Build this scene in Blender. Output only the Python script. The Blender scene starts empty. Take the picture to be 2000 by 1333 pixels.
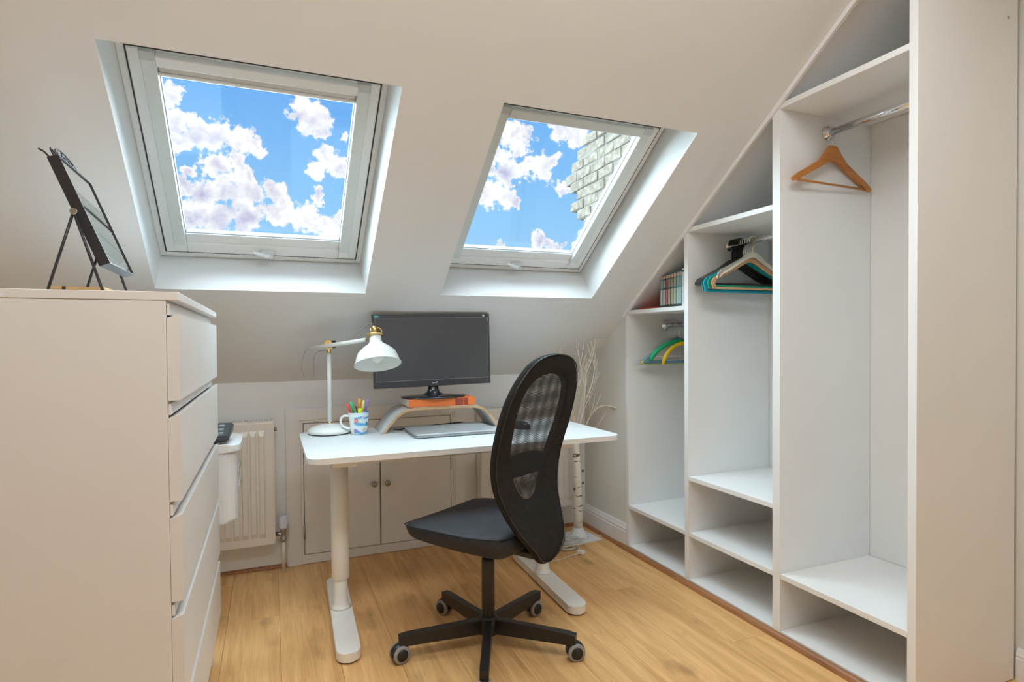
import bpy, bmesh, math, random
from math import sin, cos, pi, radians as R
from mathutils import Vector, Matrix
random.seed(7)
SC = bpy.context.scene
COL = SC.collection

# ------------------------------------------------------------------ camera
CAM_LOC = Vector((0, 0, 1.1))
YAW, PITCH, ROLL = R(22.3396), R(-1.0063), R(-0.4492)
FWD = Vector((sin(YAW)*cos(PITCH), cos(YAW)*cos(PITCH), sin(PITCH)))
RT = Vector((cos(YAW), -sin(YAW), 0)); UP = RT.cross(FWD)
RGT = RT*cos(ROLL) + UP*sin(ROLL); UPV = -RT*sin(ROLL) + UP*cos(ROLL)
cd = bpy.data.cameras.new('camera'); cam = bpy.data.objects.new('camera', cd); COL.objects.link(cam)
m = Matrix((RGT, UPV, -FWD)).transposed().to_4x4(); m.translation = CAM_LOC
cam.matrix_world = m
cd.sensor_width = 36; cd.lens = 1150/2000*36; cd.shift_y = 18.1255/2000; cd.clip_start = 0.02
SC.camera = cam

# ------------------------------------------------------------------ colour management
SC.view_settings.view_transform = 'Standard'; SC.view_settings.look = 'None'
SC.view_settings.gamma = 1; SC.view_settings.use_curve_mapping = False
SC.view_settings.exposure = 0.17
SC.cycles.max_bounces = 9; SC.cycles.diffuse_bounces = 6; SC.cycles.transparent_max_bounces = 12
SC.cycles.caustics_reflective = False; SC.cycles.caustics_refractive = False
SC.cycles.sample_clamp_indirect = 8

# ------------------------------------------------------------------ world: blue sky with cumulus clouds
W = bpy.data.worlds.new('sky'); SC.world = W; W.use_nodes = True
nt = W.node_tree; nt.nodes.clear()
def nd(t, **k):
    n = nt.nodes.new(t)
    for a, b in k.items(): setattr(n, a, b)
    return n
def mth(op, a, b=None, c=None, clamp=False):
    n = nd('ShaderNodeMath', operation=op, use_clamp=clamp)
    for i, v in enumerate((a, b, c)):
        if v is None: continue
        if isinstance(v, (int, float)): n.inputs[i].default_value = v
        else: nt.links.new(v, n.inputs[i])
    return n.outputs[0]
def vmt(op, a, b=None, s=None):
    n = nd('ShaderNodeVectorMath', operation=op)
    for i, v in enumerate((a, b)):
        if v is None: continue
        if isinstance(v, (tuple, list, Vector)): n.inputs[i].default_value = tuple(v)
        else: nt.links.new(v, n.inputs[i])
    if s is not None: n.inputs[3].default_value = s
    return n
tc = nd('ShaderNodeTexCoord').outputs['Generated']
def noise(vec, scale, detail=5, rough=0.55):
    n = nd('ShaderNodeTexNoise'); n.inputs['Scale'].default_value = scale
    n.inputs['Detail'].default_value = detail; n.inputs['Roughness'].default_value = rough
    nt.links.new(vec, n.inputs['Vector']); return n
warp = vmt('SCALE', vmt('SUBTRACT', noise(tc, 22, 6, .62).outputs['Color'], (.5, .5, .5)).outputs[0], s=.060).outputs[0]
dirv = vmt('ADD', tc, warp).outputs[0]
def skydir(px, py):
    return (FWD + RGT*(px-1000)/1150 - UPV*(py-666.5-18.1255)/1150).normalized()
CLOUDS = [(340,185,30),(335,235,34),(375,255,40),(420,268,46),(465,278,42),(495,285,22),(345,275,30),
 (382,332,22),(420,328,28),(460,325,30),(488,345,18),(590,212,38),(625,222,34),(600,245,26),(628,258,20),(672,271,14),
 (636,312,28),(660,330,26),(620,335,22),(365,372,30),(400,385,36),(440,370,34),(480,380,40),(530,375,26),(380,420,40),
 (430,425,46),(490,425,46),(550,420,44),(600,430,44),(640,445,46),(612,377,18),(665,420,24),(350,405,24),(545,398,26),
 (998,262,30),(1015,282,30),(975,300,32),(958,330,22),(1000,335,30),(1030,330,20),(1062,328,34),(1080,318,22),
 (1095,255,30),(1125,268,26),(950,375,34),(985,385,26),(1008,398,12),(1050,470,18),(1072,475,18),(1105,368,18),(980,478,14),(1098,478,12)]
acc = None
for px, py, r in CLOUDS:
    if py > 400 and px < 700: r *= .80
    v = skydir(px, py)
    ang = r/1150*(1/(1+((px-1000)**2+(py-684)**2)/1150**2))*1.0
    dd = vmt('DISTANCE', dirv, v).outputs['Value']
    f = mth('MULTIPLY_ADD', dd, -1/ang, 1.0)
    acc = f if acc is None else mth('SMOOTH_MAX', acc, f, .10)
# elsewhere in the sky: the same kind of scattered cumulus, from noise
elsewhere = nd('ShaderNodeMapRange'); elsewhere.inputs[1].default_value = .62; elsewhere.inputs[2].default_value = .80
elsewhere.inputs[3].default_value = 0; elsewhere.inputs[4].default_value = 1
nt.links.new(vmt('DISTANCE', tc, skydir(740, 330)).outputs['Value'], elsewhere.inputs[0])
gen = mth('MULTIPLY', mth('SUBTRACT', noise(dirv, 3.6, 4).outputs['Fac'], .5), 5.0)
gen = mth('SUBTRACT', gen, mth('MULTIPLY', mth('SUBTRACT', 1, elsewhere.outputs[0]), 4.0))
acc = mth('MAXIMUM', acc, gen)
fine = mth('MULTIPLY', mth('SUBTRACT', noise(tc, 55, 6, .65).outputs['Fac'], .5), 1.9)
cl = mth('ADD', acc, fine)
mask = nd('ShaderNodeMapRange', interpolation_type='SMOOTHSTEP'); mask.inputs[1].default_value = -.02; mask.inputs[2].default_value = .26
nt.links.new(cl, mask.inputs[0])
sep = nd('ShaderNodeSeparateXYZ'); nt.links.new(tc, sep.inputs[0])
grad = nd('ShaderNodeValToRGB'); e = grad.color_ramp.elements
e[0].position = 0.0; e[0].color = (.45, .68, .90, 1); e[1].position = .60; e[1].color = (.045, .20, .70, 1)
x = grad.color_ramp.elements.new(.20); x.color = (.27, .57, .93, 1)
x = grad.color_ramp.elements.new(.42); x.color = (.105, .37, .87, 1)
nt.links.new(sep.outputs[2], grad.inputs[0])
ccol = nd('ShaderNodeValToRGB'); e = ccol.color_ramp.elements
e[0].position = .24; e[0].color = (.50, .50, .72, 1); e[1].position = .52; e[1].color = (.98, .97, 1.0, 1)
sh = mth('ADD', noise(vmt('ADD', tc, (0, 0, .02)).outputs[0], 26, 5, .6).outputs['Fac'], mth('MULTIPLY', mth('SUBTRACT', .35, acc), .18))
nt.links.new(sh, ccol.inputs[0])
mix = nd('ShaderNodeMix', data_type='RGBA'); nt.links.new(mask.outputs[0], mix.inputs[0])
nt.links.new(grad.outputs[0], mix.inputs[6]); nt.links.new(ccol.outputs[0], mix.inputs[7])
bg = nd('ShaderNodeBackground'); bg.inputs[1].default_value = 1.0
nt.links.new(mix.outputs[2], bg.inputs[0])
wo = nd('ShaderNodeOutputWorld'); nt.links.new(bg.outputs[0], wo.inputs[0])

# ------------------------------------------------------------------ lights
def light(name, kind, loc, energy, color, rot=(0, 0, 0), **k):
    d = bpy.data.lights.new(name, kind); d.energy = energy; d.color = color
    for a, b in k.items(): setattr(d, a, b)
    o = bpy.data.objects.new(name, d); COL.objects.link(o); o.location = loc; o.rotation_euler = rot
    return o
# hazy daylight falling in through the two skylights
light('sun', 'SUN', (0, 6, 6), 28.5, (.70, .89, 1.0), rot=Vector((.22, -.58, -.75)).to_track_quat('-Z', 'Y').to_euler(), angle=R(125))
# unseen fill lamps added to brighten the room, from the rear and from above
light('rear_fill_light', 'AREA', (1.0, -4.1, 1.35), 10, (.92, .96, 1.0), rot=(R(90), 0, 0), shape='RECTANGLE', size=2.0, size_y=1.7)
light('overhead_fill_light', 'AREA', (.45, .66, 2.385), 27, (.90, .96, 1.0), shape='RECTANGLE', size=1.8, size_y=.50)

# ------------------------------------------------------------------ materials
MATS = {}
def mat(name, col, rough=.5, metal=0, var=.03, vscale=8, bump=0, bscale=60, spec=.5, coat=0):
    if name in MATS: return MATS[name]
    m = bpy.data.materials.new(name); m.use_nodes = True; t = m.node_tree
    b = t.nodes['Principled BSDF']
    b.inputs['Roughness'].default_value = rough; b.inputs['Metallic'].default_value = metal
    b.inputs['Specular IOR Level'].default_value = spec; b.inputs['Coat Weight'].default_value = coat
    c = t.nodes.new('ShaderNodeTexCoord'); n = t.nodes.new('ShaderNodeTexNoise'); n.inputs['Scale'].default_value = vscale
    n.inputs['Detail'].default_value = 3
    t.links.new(c.outputs['Object'], n.inputs['Vector'])
    r = t.nodes.new('ShaderNodeValToRGB'); e = r.color_ramp.elements
    e[0].position = .3; e[1].position = .7
    e[0].color = (*[x*(1-var) for x in col], 1); e[1].color = (*[min(1, x*(1+var)) for x in col], 1)
    t.links.new(n.outputs['Fac'], r.inputs[0]); t.links.new(r.outputs[0], b.inputs['Base Color'])
    if bump:
        n2 = t.nodes.new('ShaderNodeTexNoise'); n2.inputs['Scale'].default_value = bscale; n2.inputs['Detail'].default_value = 4
        t.links.new(c.outputs['Object'], n2.inputs['Vector'])
        bp = t.nodes.new('ShaderNodeBump'); bp.inputs['Strength'].default_value = bump; bp.inputs['Distance'].default_value = .002
        t.links.new(n2.outputs['Fac'], bp.inputs['Height']); t.links.new(bp.outputs[0], b.inputs['Normal'])
    MATS[name] = m; return m
PAINT = mat('wall_paint', (.82, .825, .82), .75, var=.012, vscale=3, bump=.12, bscale=90, spec=.3)
RWALL = mat('wall_paint_cream', (.75, .74, .69), .75, var=.012, vscale=3, bump=.12, bscale=90, spec=.3)
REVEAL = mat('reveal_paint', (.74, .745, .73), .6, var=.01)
GLOSS = mat('white_woodwork', (.83, .82, .81), .38, var=.012)
LAM = mat('white_laminate', (.82, .815, .80), .45, var=.01)
CHESTM = mat('white_foil', (.75, .725, .70), .42, var=.008)
UPVC = mat('white_window_paint', (.80, .81, .80), .35, var=.01)
ALU = mat('blind_rail_aluminium', (.66, .70, .68), .35, var=.02)
DESKM = mat('white_desk_laminate', (.74, .765, .77), .32, var=.008)
DESKEDGE = mat('desk_edge', (.76, .74, .71), .45)
CREAMMETAL = mat('cream_powder_coat', (.84, .82, .77), .35, var=.01)
RADM = mat('radiator_enamel', (.80, .77, .72), .3, var=.01)
CHROME = mat('chrome', (.82, .83, .84), .14, 1)
STEEL = mat('dull_steel', (.45, .43, .40), .35, 1)
BRASS = mat('brass', (.78, .55, .22), .3, 1, var=.08, vscale=30)
LAMPW = mat('lamp_enamel', (.80, .83, .80), .35)
BLACKF = mat('black_fabric', (.020, .018, .016), .92, var=.15, vscale=50, bump=.5, bscale=500, spec=.25)
BLACKSEAT = mat('black_seat_cloth', (.024, .024, .028), .62, var=.15, vscale=18, bump=.4, bscale=300, spec=.35)
BLACKP = mat('black_plastic', (.014, .013, .012), .35, var=.05)
BLACKG = mat('black_gloss', (.02, .02, .022), .14, var=.05)
GAP = mat('dark_rubber', (.05, .05, .05), .8)
GREYP = mat('grey_rubber', (.30, .29, .28), .6)
BLACKM = mat('black_metal', (.035, .03, .03), .4, .3, var=.1)
WHITEP = mat('white_plastic', (.80, .82, .83), .35, var=.01)
GREYCAB = mat('grey_cable', (.30, .31, .30), .5)
CLEARW = mat('white_wire', (.80, .80, .78), .4)

def woodmat(name, c1, c2, axis=1, scale=1.0, rough=.5, rnd=.0, knots=False):
    m = bpy.data.materials.new(name); m.use_nodes = True; t = m.node_tree; L = t.links
    b = t.nodes['Principled BSDF']; b.inputs['Roughness'].default_value = rough
    c = t.nodes.new('ShaderNodeTexCoord'); oi = t.nodes.new('ShaderNodeObjectInfo')
    ad = t.nodes.new('ShaderNodeVectorMath'); ad.operation = 'ADD'
    mu = t.nodes.new('ShaderNodeVectorMath'); mu.operation = 'SCALE'; mu.inputs[3].default_value = 31.0
    cb = t.nodes.new('ShaderNodeCombineXYZ')
    for i in range(3): L.new(oi.outputs['Random'], cb.inputs[i])
    L.new(cb.outputs[0], mu.inputs[0]); L.new(c.outputs['Object'], ad.inputs[0]); L.new(mu.outputs[0], ad.inputs[1])
    mp = t.nodes.new('ShaderNodeMapping'); s = [14*scale]*3; s[axis] = 1.1*scale; mp.inputs['Scale'].default_value = s
    L.new(ad.outputs[0], mp.inputs[0])
    n = t.nodes.new('ShaderNodeTexNoise'); n.inputs['Scale'].default_value = 1.6; n.inputs['Detail'].default_value = 7
    n.inputs['Roughness'].default_value = .62; n.inputs['Distortion'].default_value = .7
    L.new(mp.outputs[0], n.inputs['Vector'])
    mp2 = t.nodes.new('ShaderNodeMapping'); s = [90*scale]*3; s[axis] = 3*scale; mp2.inputs['Scale'].default_value = s
    L.new(ad.outputs[0], mp2.inputs[0])
    n2 = t.nodes.new('ShaderNodeTexNoise'); n2.inputs['Scale'].default_value = 2.0; n2.inputs['Detail'].default_value = 4
    L.new(mp2.outputs[0], n2.inputs['Vector'])
    mx = t.nodes.new('ShaderNodeMath'); mx.operation = 'MULTIPLY_ADD'; mx.inputs[1].default_value = .35
    L.new(n2.outputs['Fac'], mx.inputs[0]); L.new(n.outputs['Fac'], mx.inputs[2])
    r = t.nodes.new('ShaderNodeValToRGB'); e = r.color_ramp.elements
    e[0].position = .42; e[0].color = (*c2, 1); e[1].position = .82; e[1].color = (*c1, 1)
    L.new(mx.outputs[0], r.inputs[0]); out = r.outputs[0]
    if knots:
        mp3 = t.nodes.new('ShaderNodeMapping'); s = [5.5]*3; s[axis] = 2.2; mp3.inputs['Scale'].default_value = s
        L.new(ad.outputs[0], mp3.inputs[0])
        v = t.nodes.new('ShaderNodeTexNoise'); v.inputs['Scale'].default_value = 1.5; v.inputs['Detail'].default_value = 5
        L.new(mp3.outputs[0], v.inputs['Vector'])
        kr = t.nodes.new('ShaderNodeValToRGB'); k = kr.color_ramp.elements
        k[0].position = .60; k[0].color = (0, 0, 0, 1); k[1].position = .78; k[1].color = (.75, .75, .75, 1)
        L.new(v.outputs['Fac'], kr.inputs[0])
        mm = t.nodes.new('ShaderNodeMix'); mm.data_type = 'RGBA'; L.new(kr.outputs[0], mm.inputs[0])
        L.new(out, mm.inputs[6]); mm.inputs[7].default_value = (*[x*.45 for x in c2], 1); out = mm.outputs[2]
    if rnd:
        h = t.nodes.new('ShaderNodeHueSaturation'); mr = t.nodes.new('ShaderNodeMapRange')
        mr.inputs[3].default_value = 1-rnd; mr.inputs[4].default_value = 1+rnd
        L.new(oi.outputs['Random'], mr.inputs[0]); L.new(mr.outputs[0], h.inputs['Value']); L.new(out, h.inputs['Color']); out = h.outputs[0]
    L.new(out, b.inputs['Base Color'])
    bp = t.nodes.new('ShaderNodeBump'); bp.inputs['Strength'].default_value = .12; bp.inputs['Distance'].default_value = .001
    L.new(n2.outputs['Fac'], bp.inputs['Height']); L.new(bp.outputs[0], b.inputs['Normal'])
    MATS[name] = m; return m
OAK = woodmat('oak_floor', (.86, .515, .215), (.57, .29, .10), 1, 1, .42, .035, True)
BEAD = woodmat('oak_beading', (.42, .19, .075), (.23, .085, .03), 1, 2, .45)
PLYE = woodmat('ply_edge', (.68, .45, .24), (.42, .24, .11), 0, 3, .5)
HWOOD = woodmat('hanger_wood', (.60, .24, .055), (.36, .12, .025), 0, 3, .35)
PALEWOOD = woodmat('pale_wood', (.80, .56, .26), (.62, .36, .13), 0, 2, .5)

def glassmat():
    m = bpy.data.materials.new('window_glass'); m.use_nodes = True; t = m.node_tree; t.nodes.clear()
    tr = t.nodes.new('ShaderNodeBsdfTransparent'); tr.inputs[0].default_value = (.97, .985, .98, 1)
    gl = t.nodes.new('ShaderNodeBsdfGlossy'); gl.inputs['Roughness'].default_value = .01
    n = t.nodes.new('ShaderNodeTexNoise'); n.inputs['Scale'].default_value = 3
    mr = t.nodes.new('ShaderNodeMapRange'); mr.inputs[3].default_value = .02; mr.inputs[4].default_value = .04
    t.links.new(n.outputs['Fac'], mr.inputs[0])
    mx = t.nodes.new('ShaderNodeMixShader'); t.links.new(mr.outputs[0], mx.inputs[0])
    t.links.new(tr.outputs[0], mx.inputs[1]); t.links.new(gl.outputs[0], mx.inputs[2])
    o = t.nodes.new('ShaderNodeOutputMaterial'); t.links.new(mx.outputs[0], o.inputs[0]); return m
GLASS = glassmat()
def meshfabric(scale=60):
    m = bpy.data.materials.new('black_net'); m.use_nodes = True; t = m.node_tree; L = t.links
    b = t.nodes['Principled BSDF']; b.inputs['Base Color'].default_value = (.02, .02, .022, 1); b.inputs['Roughness'].default_value = .8
    c = t.nodes.new('ShaderNodeTexCoord'); outs = []
    for ax in ('Y', 'Z'):
        w = t.nodes.new('ShaderNodeTexWave'); w.wave_type = 'BANDS'; w.bands_direction = ax
        w.inputs['Scale'].default_value = scale; w.inputs['Distortion'].default_value = 1.2; w.inputs['Detail Scale'].default_value = .1
        L.new(c.outputs['Object'], w.inputs['Vector']); outs.append(w.outputs['Fac'])
    mx = t.nodes.new('ShaderNodeMath'); mx.operation = 'MAXIMUM'; L.new(outs[0], mx.inputs[0]); L.new(outs[1], mx.inputs[1])
    r = t.nodes.new('ShaderNodeMapRange'); r.inputs[1].default_value = .60; r.inputs[2].default_value = .82
    L.new(mx.outputs[0], r.inputs[0])
    tr = t.nodes.new('ShaderNodeBsdfTransparent'); ms = t.nodes.new('ShaderNodeMixShader')
    L.new(r.outputs[0], ms.inputs[0]); L.new(tr.outputs[0], ms.inputs[1]); L.new(b.outputs[0], ms.inputs[2])
    L.new(ms.outputs[0], t.nodes['Material Output'].inputs[0]); return m
NET = meshfabric(84); NET2 = meshfabric(88)
def mugmat():
    m = bpy.data.materials.new('mug_print'); m.use_nodes = True; t = m.node_tree; L = t.links
    b = t.nodes['Principled BSDF']; b.inputs['Roughness'].default_value = .2
    c = t.nodes.new('ShaderNodeTexCoord')
    w = t.nodes.new('ShaderNodeTexWave'); w.bands_direction = 'Z'; w.inputs['Scale'].default_value = 11; w.inputs['Distortion'].default_value = 5
    w.inputs['Detail'].default_value = 1.5; w.inputs['Detail Scale'].default_value = 2.2
    mp = t.nodes.new('ShaderNodeMapping'); mp.inputs['Scale'].default_value = (.8, .8, 1); L.new(c.outputs['Object'], mp.inputs[0]); L.new(mp.outputs[0], w.inputs['Vector'])
    r = t.nodes.new('ShaderNodeValToRGB'); e = r.color_ramp.elements
    e[0].position = 0; e[0].color = (.72, .85, .88, 1); e[1].position = 1; e[1].color = (.13, .40, .72, 1)
    x = r.color_ramp.elements.new(.5); x.color = (.70, .85, .90, 1); x = r.color_ramp.elements.new(.72); x.color = (.30, .62, .85, 1)
    L.new(w.outputs['Fac'], r.inputs[0]); out = r.outputs[0]
    for p, rad, col in [((-.013, -.040, .062), .010, (.70, .16, .12)), ((-.013, -.040, .062), .004, (.8, .5, .45)), ((-.016, -.034, .018), .010, (.36, .25, .55)),
                        ((.022, -.030, .022), .008, (.85, .50, .28)), ((.033, -.022, .048), .007, (.05, .12, .40)), ((.016, -.038, .074), .006, (.80, .55, .62))]:
        d = t.nodes.new('ShaderNodeVectorMath'); d.operation = 'DISTANCE'; d.inputs[1].default_value = p; L.new(c.outputs['Object'], d.inputs[0])
        mr = t.nodes.new('ShaderNodeMapRange'); mr.inputs[1].default_value = rad*.7; mr.inputs[2].default_value = rad*1.2
        mr.inputs[3].default_value = 1; mr.inputs[4].default_value = 0; L.new(d.outputs['Value'], mr.inputs[0])
        mm = t.nodes.new('ShaderNodeMix'); mm.data_type = 'RGBA'; L.new(mr.outputs[0], mm.inputs[0]); L.new(out, mm.inputs[6])
        mm.inputs[7].default_value = (*col, 1); out = mm.outputs[2]
    sx = t.nodes.new('ShaderNodeSeparateXYZ'); L.new(c.outputs['Object'], sx.inputs[0])
    mr = t.nodes.new('ShaderNodeMapRange'); mr.inputs[1].default_value = -.024; mr.inputs[2].default_value = -.018; L.new(sx.outputs[0], mr.inputs[0])
    mm = t.nodes.new('ShaderNodeMix'); mm.data_type = 'RGBA'; L.new(mr.outputs[0], mm.inputs[0]); mm.inputs[6].default_value = (.80, .84, .82, 1)
    L.new(out, mm.inputs[7]); out = mm.outputs[2]
    L.new(out, b.inputs['Base Color']); return m
MUGM = mugmat()
def birchmat():
    m = bpy.data.materials.new('birch_bark'); m.use_nodes = True; t = m.node_tree; L = t.links
    b = t.nodes['Principled BSDF']; b.inputs['Roughness'].default_value = .6
    c = t.nodes.new('ShaderNodeTexCoord'); mp = t.nodes.new('ShaderNodeMapping'); mp.inputs['Scale'].default_value = (12, 12, 60)
    L.new(c.outputs['Object'], mp.inputs[0]); n = t.nodes.new('ShaderNodeTexNoise'); n.inputs['Scale'].default_value = 1.2; n.inputs['Detail'].default_value = 3
    L.new(mp.outputs[0], n.inputs['Vector']); r = t.nodes.new('ShaderNodeValToRGB'); e = r.color_ramp.elements
    e[0].position = .35; e[0].color = (.10, .075, .06, 1); e[1].position = .42; e[1].color = (.80, .76, .68, 1)
    L.new(n.outputs['Fac'], r.inputs[0]); L.new(r.outputs[0], b.inputs['Base Color']); return m
BIRCH = birchmat()
TWIG = mat('pale_twig', (.85, .81, .72), .6)
def brickmat():
    m = bpy.data.materials.new('pale_brick'); m.use_nodes = True; t = m.node_tree; L = t.links
    b = t.nodes['Principled BSDF']; b.inputs['Roughness'].default_value = .9
    c = t.nodes.new('ShaderNodeTexCoord'); oi = t.nodes.new('ShaderNodeObjectInfo')
    n = t.nodes.new('ShaderNodeTexNoise'); n.noise_dimensions = '4D'; n.inputs['Scale'].default_value = 22; n.inputs['Detail'].default_value = 6
    mu = t.nodes.new('ShaderNodeMath'); mu.operation = 'MULTIPLY'; mu.inputs[1].default_value = 40; L.new(oi.outputs['Random'], mu.inputs[0]); L.new(mu.outputs[0], n.inputs['W'])
    L.new(c.outputs['Object'], n.inputs['Vector']); r = t.nodes.new('ShaderNodeValToRGB'); e = r.color_ramp.elements
    e[0].position = .34; e[0].color = (.10, .072, .048, 1); e[1].position = .62; e[1].color = (.20, .168, .125, 1)
    L.new(n.outputs['Fac'], r.inputs[0]); L.new(r.outputs[0], b.inputs['Base Color'])
    bp = t.nodes.new('ShaderNodeBump'); bp.inputs['Strength'].default_value = .8; bp.inputs['Distance'].default_value = .006
    L.new(n.outputs['Fac'], bp.inputs['Height']); L.new(bp.outputs[0], b.inputs['Normal']); return m
BRICK = brickmat()

# ------------------------------------------------------------------ geometry helpers
def box(bm, x0, x1, y0, y1, z0, z1, bev=0, seg=1):
    vs = [bm.verts.new(p) for p in ((x0,y0,z0),(x1,y0,z0),(x1,y1,z0),(x0,y1,z0),(x0,y0,z1),(x1,y0,z1),(x1,y1,z1),(x0,y1,z1))]
    fs = [bm.faces.new([vs[i] for i in f]) for f in ((0,3,2,1),(4,5,6,7),(0,1,5,4),(1,2,6,5),(2,3,7,6),(3,0,4,7))]
    if bev:
        ed = list({e for f in fs for e in f.edges})
        bmesh.ops.bevel(bm, geom=ed, offset=bev, segments=seg, affect='EDGES', profile=.5)
    return bm
def Bx(*a, **k): return box(bmesh.new(), *a, **k)
def tube(bm, pts, r, n=10, cap=True, closed=False):
    pts = [Vector(p) for p in pts]; rings = []; N = len(pts)
    rr = r if isinstance(r, (list, tuple)) else [r]*N
    up = None
    for i, p in enumerate(pts):
        if closed: d = pts[(i+1) % N]-pts[i-1]
        else: d = pts[min(i+1, N-1)]-pts[max(i-1, 0)]
        d.normalize()
        if up is None: up = Vector((0, 0, 1)) if abs(d.z) < .9 else Vector((1, 0, 0))
        a = d.cross(up)
        if a.length < 1e-5: a = d.cross(Vector((1, 0, 0)))
        a.normalize(); up = a.cross(d)
        rings.append([bm.verts.new(p + (a*cos(2*pi*k/n) + up*sin(2*pi*k/n))*rr[i]) for k in range(n)])
    for i in range(N if closed else N-1):
        A, B = rings[i], rings[(i+1) % N]
        for k in range(n): bm.faces.new((A[k], A[(k+1) % n], B[(k+1) % n], B[k]))
    if cap and not closed:
        bm.faces.new(list(reversed(rings[0]))); bm.faces.new(rings[-1])
    for f in bm.faces: f.smooth = True
    return bm
def lathe(bm, prof, c=(0, 0, 0), n=32, axis='Z', cap=True):
    rings = []
    for r, h in prof:
        ring = []
        for k in range(n):
            a = 2*pi*k/n; u, v = r*cos(a), r*sin(a)
            p = {'Z': (u, v, h), 'X': (h, u, v), 'Y': (u, h, v)}[axis]
            ring.append(bm.verts.new((c[0]+p[0], c[1]+p[1], c[2]+p[2])))
        rings.append(ring)
    for A, B in zip(rings, rings[1:]):
        for k in range(n):
            f = bm.faces.new((A[k], A[(k+1) % n], B[(k+1) % n], B[k])); f.smooth = True
    if cap:
        bm.faces.new(list(reversed(rings[0]))); bm.faces.new(rings[-1])
    return bm
def prism(bm, poly, h0, h1, plane='XY', bev=0):
    """extrude a polygon; plane names the polygon's two axes, h the third"""
    def P(a, b, h): return {'XY': (a, b, h), 'XZ': (a, h, b), 'YZ': (h, a, b)}[plane]
    A = [bm.verts.new(P(a, b, h0)) for a, b in poly]; B = [bm.verts.new(P(a, b, h1)) for a, b in poly]
    fs = [bm.faces.new(list(reversed(A))), bm.faces.new(B)]
    n = len(poly)
    for i in range(n): bm.faces.new((A[i], A[(i+1) % n], B[(i+1) % n], B[i]))
    if bev:
        ed = list({e for f in fs for e in f.edges})
        bmesh.ops.bevel(bm, geom=ed, offset=bev, segments=2, affect='EDGES', profile=.5)
    return bm
def rrect(x0, x1, y0, y1, r, n=6):
    out = []
    for cx, cy, a0 in ((x1-r, y1-r, 0), (x0+r, y1-r, 90), (x0+r, y0+r, 180), (x1-r, y0+r, 270)):
        for k in range(n+1):
            a = R(a0+90*k/n); out.append((cx+r*cos(a), cy+r*sin(a)))
    return out
ROOTM = {}
def root(name, label, cat, loc=(0, 0, 0), rot=(0, 0, 0), group=None, kind=None):
    o = bpy.data.objects.new(name, None); COL.objects.link(o); o.location = loc; o.rotation_euler = rot
    o.empty_display_size = .05
    ROOTM[o.name] = Matrix.Translation(loc) @ o.rotation_euler.to_matrix().to_4x4()
    if label: o['label'] = label; o['category'] = cat
    if group: o['group'] = group
    if kind: o['kind'] = kind
    return o
def obj(name, bm, m, parent=None, world=False, label=None, cat=None, group=None, kind=None, loc=None, rot=None, fix=True):
    if fix: bmesh.ops.recalc_face_normals(bm, faces=bm.faces[:])
    me = bpy.data.meshes.new(name); bm.to_mesh(me); bm.free()
    for mm in (m if isinstance(m, (list, tuple)) else [m]): me.materials.append(mm)
    o = bpy.data.objects.new(name, me); COL.objects.link(o)
    if loc is not None: o.location = loc
    if rot is not None: o.rotation_euler = rot
    if parent is not None:
        o.parent = parent
        if world:
            M = Matrix.Identity(4); p = parent
            while p is not None:
                M = (ROOTM.get(p.name, Matrix.Translation(p.location)) if p.type == 'EMPTY' else Matrix.Identity(4)) @ M; p = p.parent
            me.transform(M.inverted())
    elif world is not False and isinstance(world, tuple):
        o.location = world; me.transform(Matrix.Translation([-c for c in world]))
    if label: o['label'] = label; o['category'] = cat
    if group: o['group'] = group
    if kind: o['kind'] = kind
    return o
def dup(src, loc=None, rot=None, label=None, mats=None):
    r = src.copy(); COL.objects.link(r)
    if loc is not None: r.location = loc
    if rot is not None: r.rotation_euler = rot
    if label: r['label'] = label
    for ch in list(src.children):
        c = ch.copy(); COL.objects.link(c); c.parent = r
        for g in ch.children:
            d = g.copy(); COL.objects.link(d); d.parent = c
    return r

# ------------------------------------------------------------------ the room
A = R(35.5244); TA = math.tan(A)
KW, KZ = 3.0728, .906            # knee wall plane and height
WX, WB, RX, NX = 1.7132, 2.186, 1.7274, 2.205
YA, YB, YC, YD = 2.6057, 2.1289, 1.6253, 1.1309
LX, BY = -2.45, -4.2             # left wall, wall behind the camera
CEIL = 2.40
def rz(y): return KZ + (KW-y)*TA
YF = KW-(CEIL-KZ)/TA             # where slope meets flat ceiling
# floor of individual oak boards
floor = obj('floor', Bx(LX-.05, NX+.1, BY-.05, KW+.1, -.06, -.012), mat('subfloor', (.10, .06, .03), .9), kind='structure')
PW, GAPW = .190, .0007
x = LX; i = 0; plank_cache = {}
while x < NX:
    off = [0, .55, .95, .3, .75][i % 5]; L = 1.28
    y = BY - off
    while y < KW:
        y0, y1 = max(y, BY), min(y+L, KW-.0)
        if y1-y0 > .03:
            x1 = min(x+PW, NX+.02); key = (round(y1-y0, 3), round(x1-x, 3))
            if key not in plank_cache:
                me = bpy.data.meshes.new('plank'); b = Bx(GAPW/2, x1-x-GAPW/2, GAPW/2, y1-y0-GAPW/2, -.012, 0, bev=.0008)
                bmesh.ops.recalc_face_normals(b, faces=b.faces[:]); b.to_mesh(me); b.free(); me.materials.append(OAK); plank_cache[key] = me
            o = bpy.data.objects.new('plank', plank_cache[key]); COL.objects.link(o); o.location = (x, y0, 0); o.parent = floor
        y += L
    x += PW; i += 1
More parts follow.
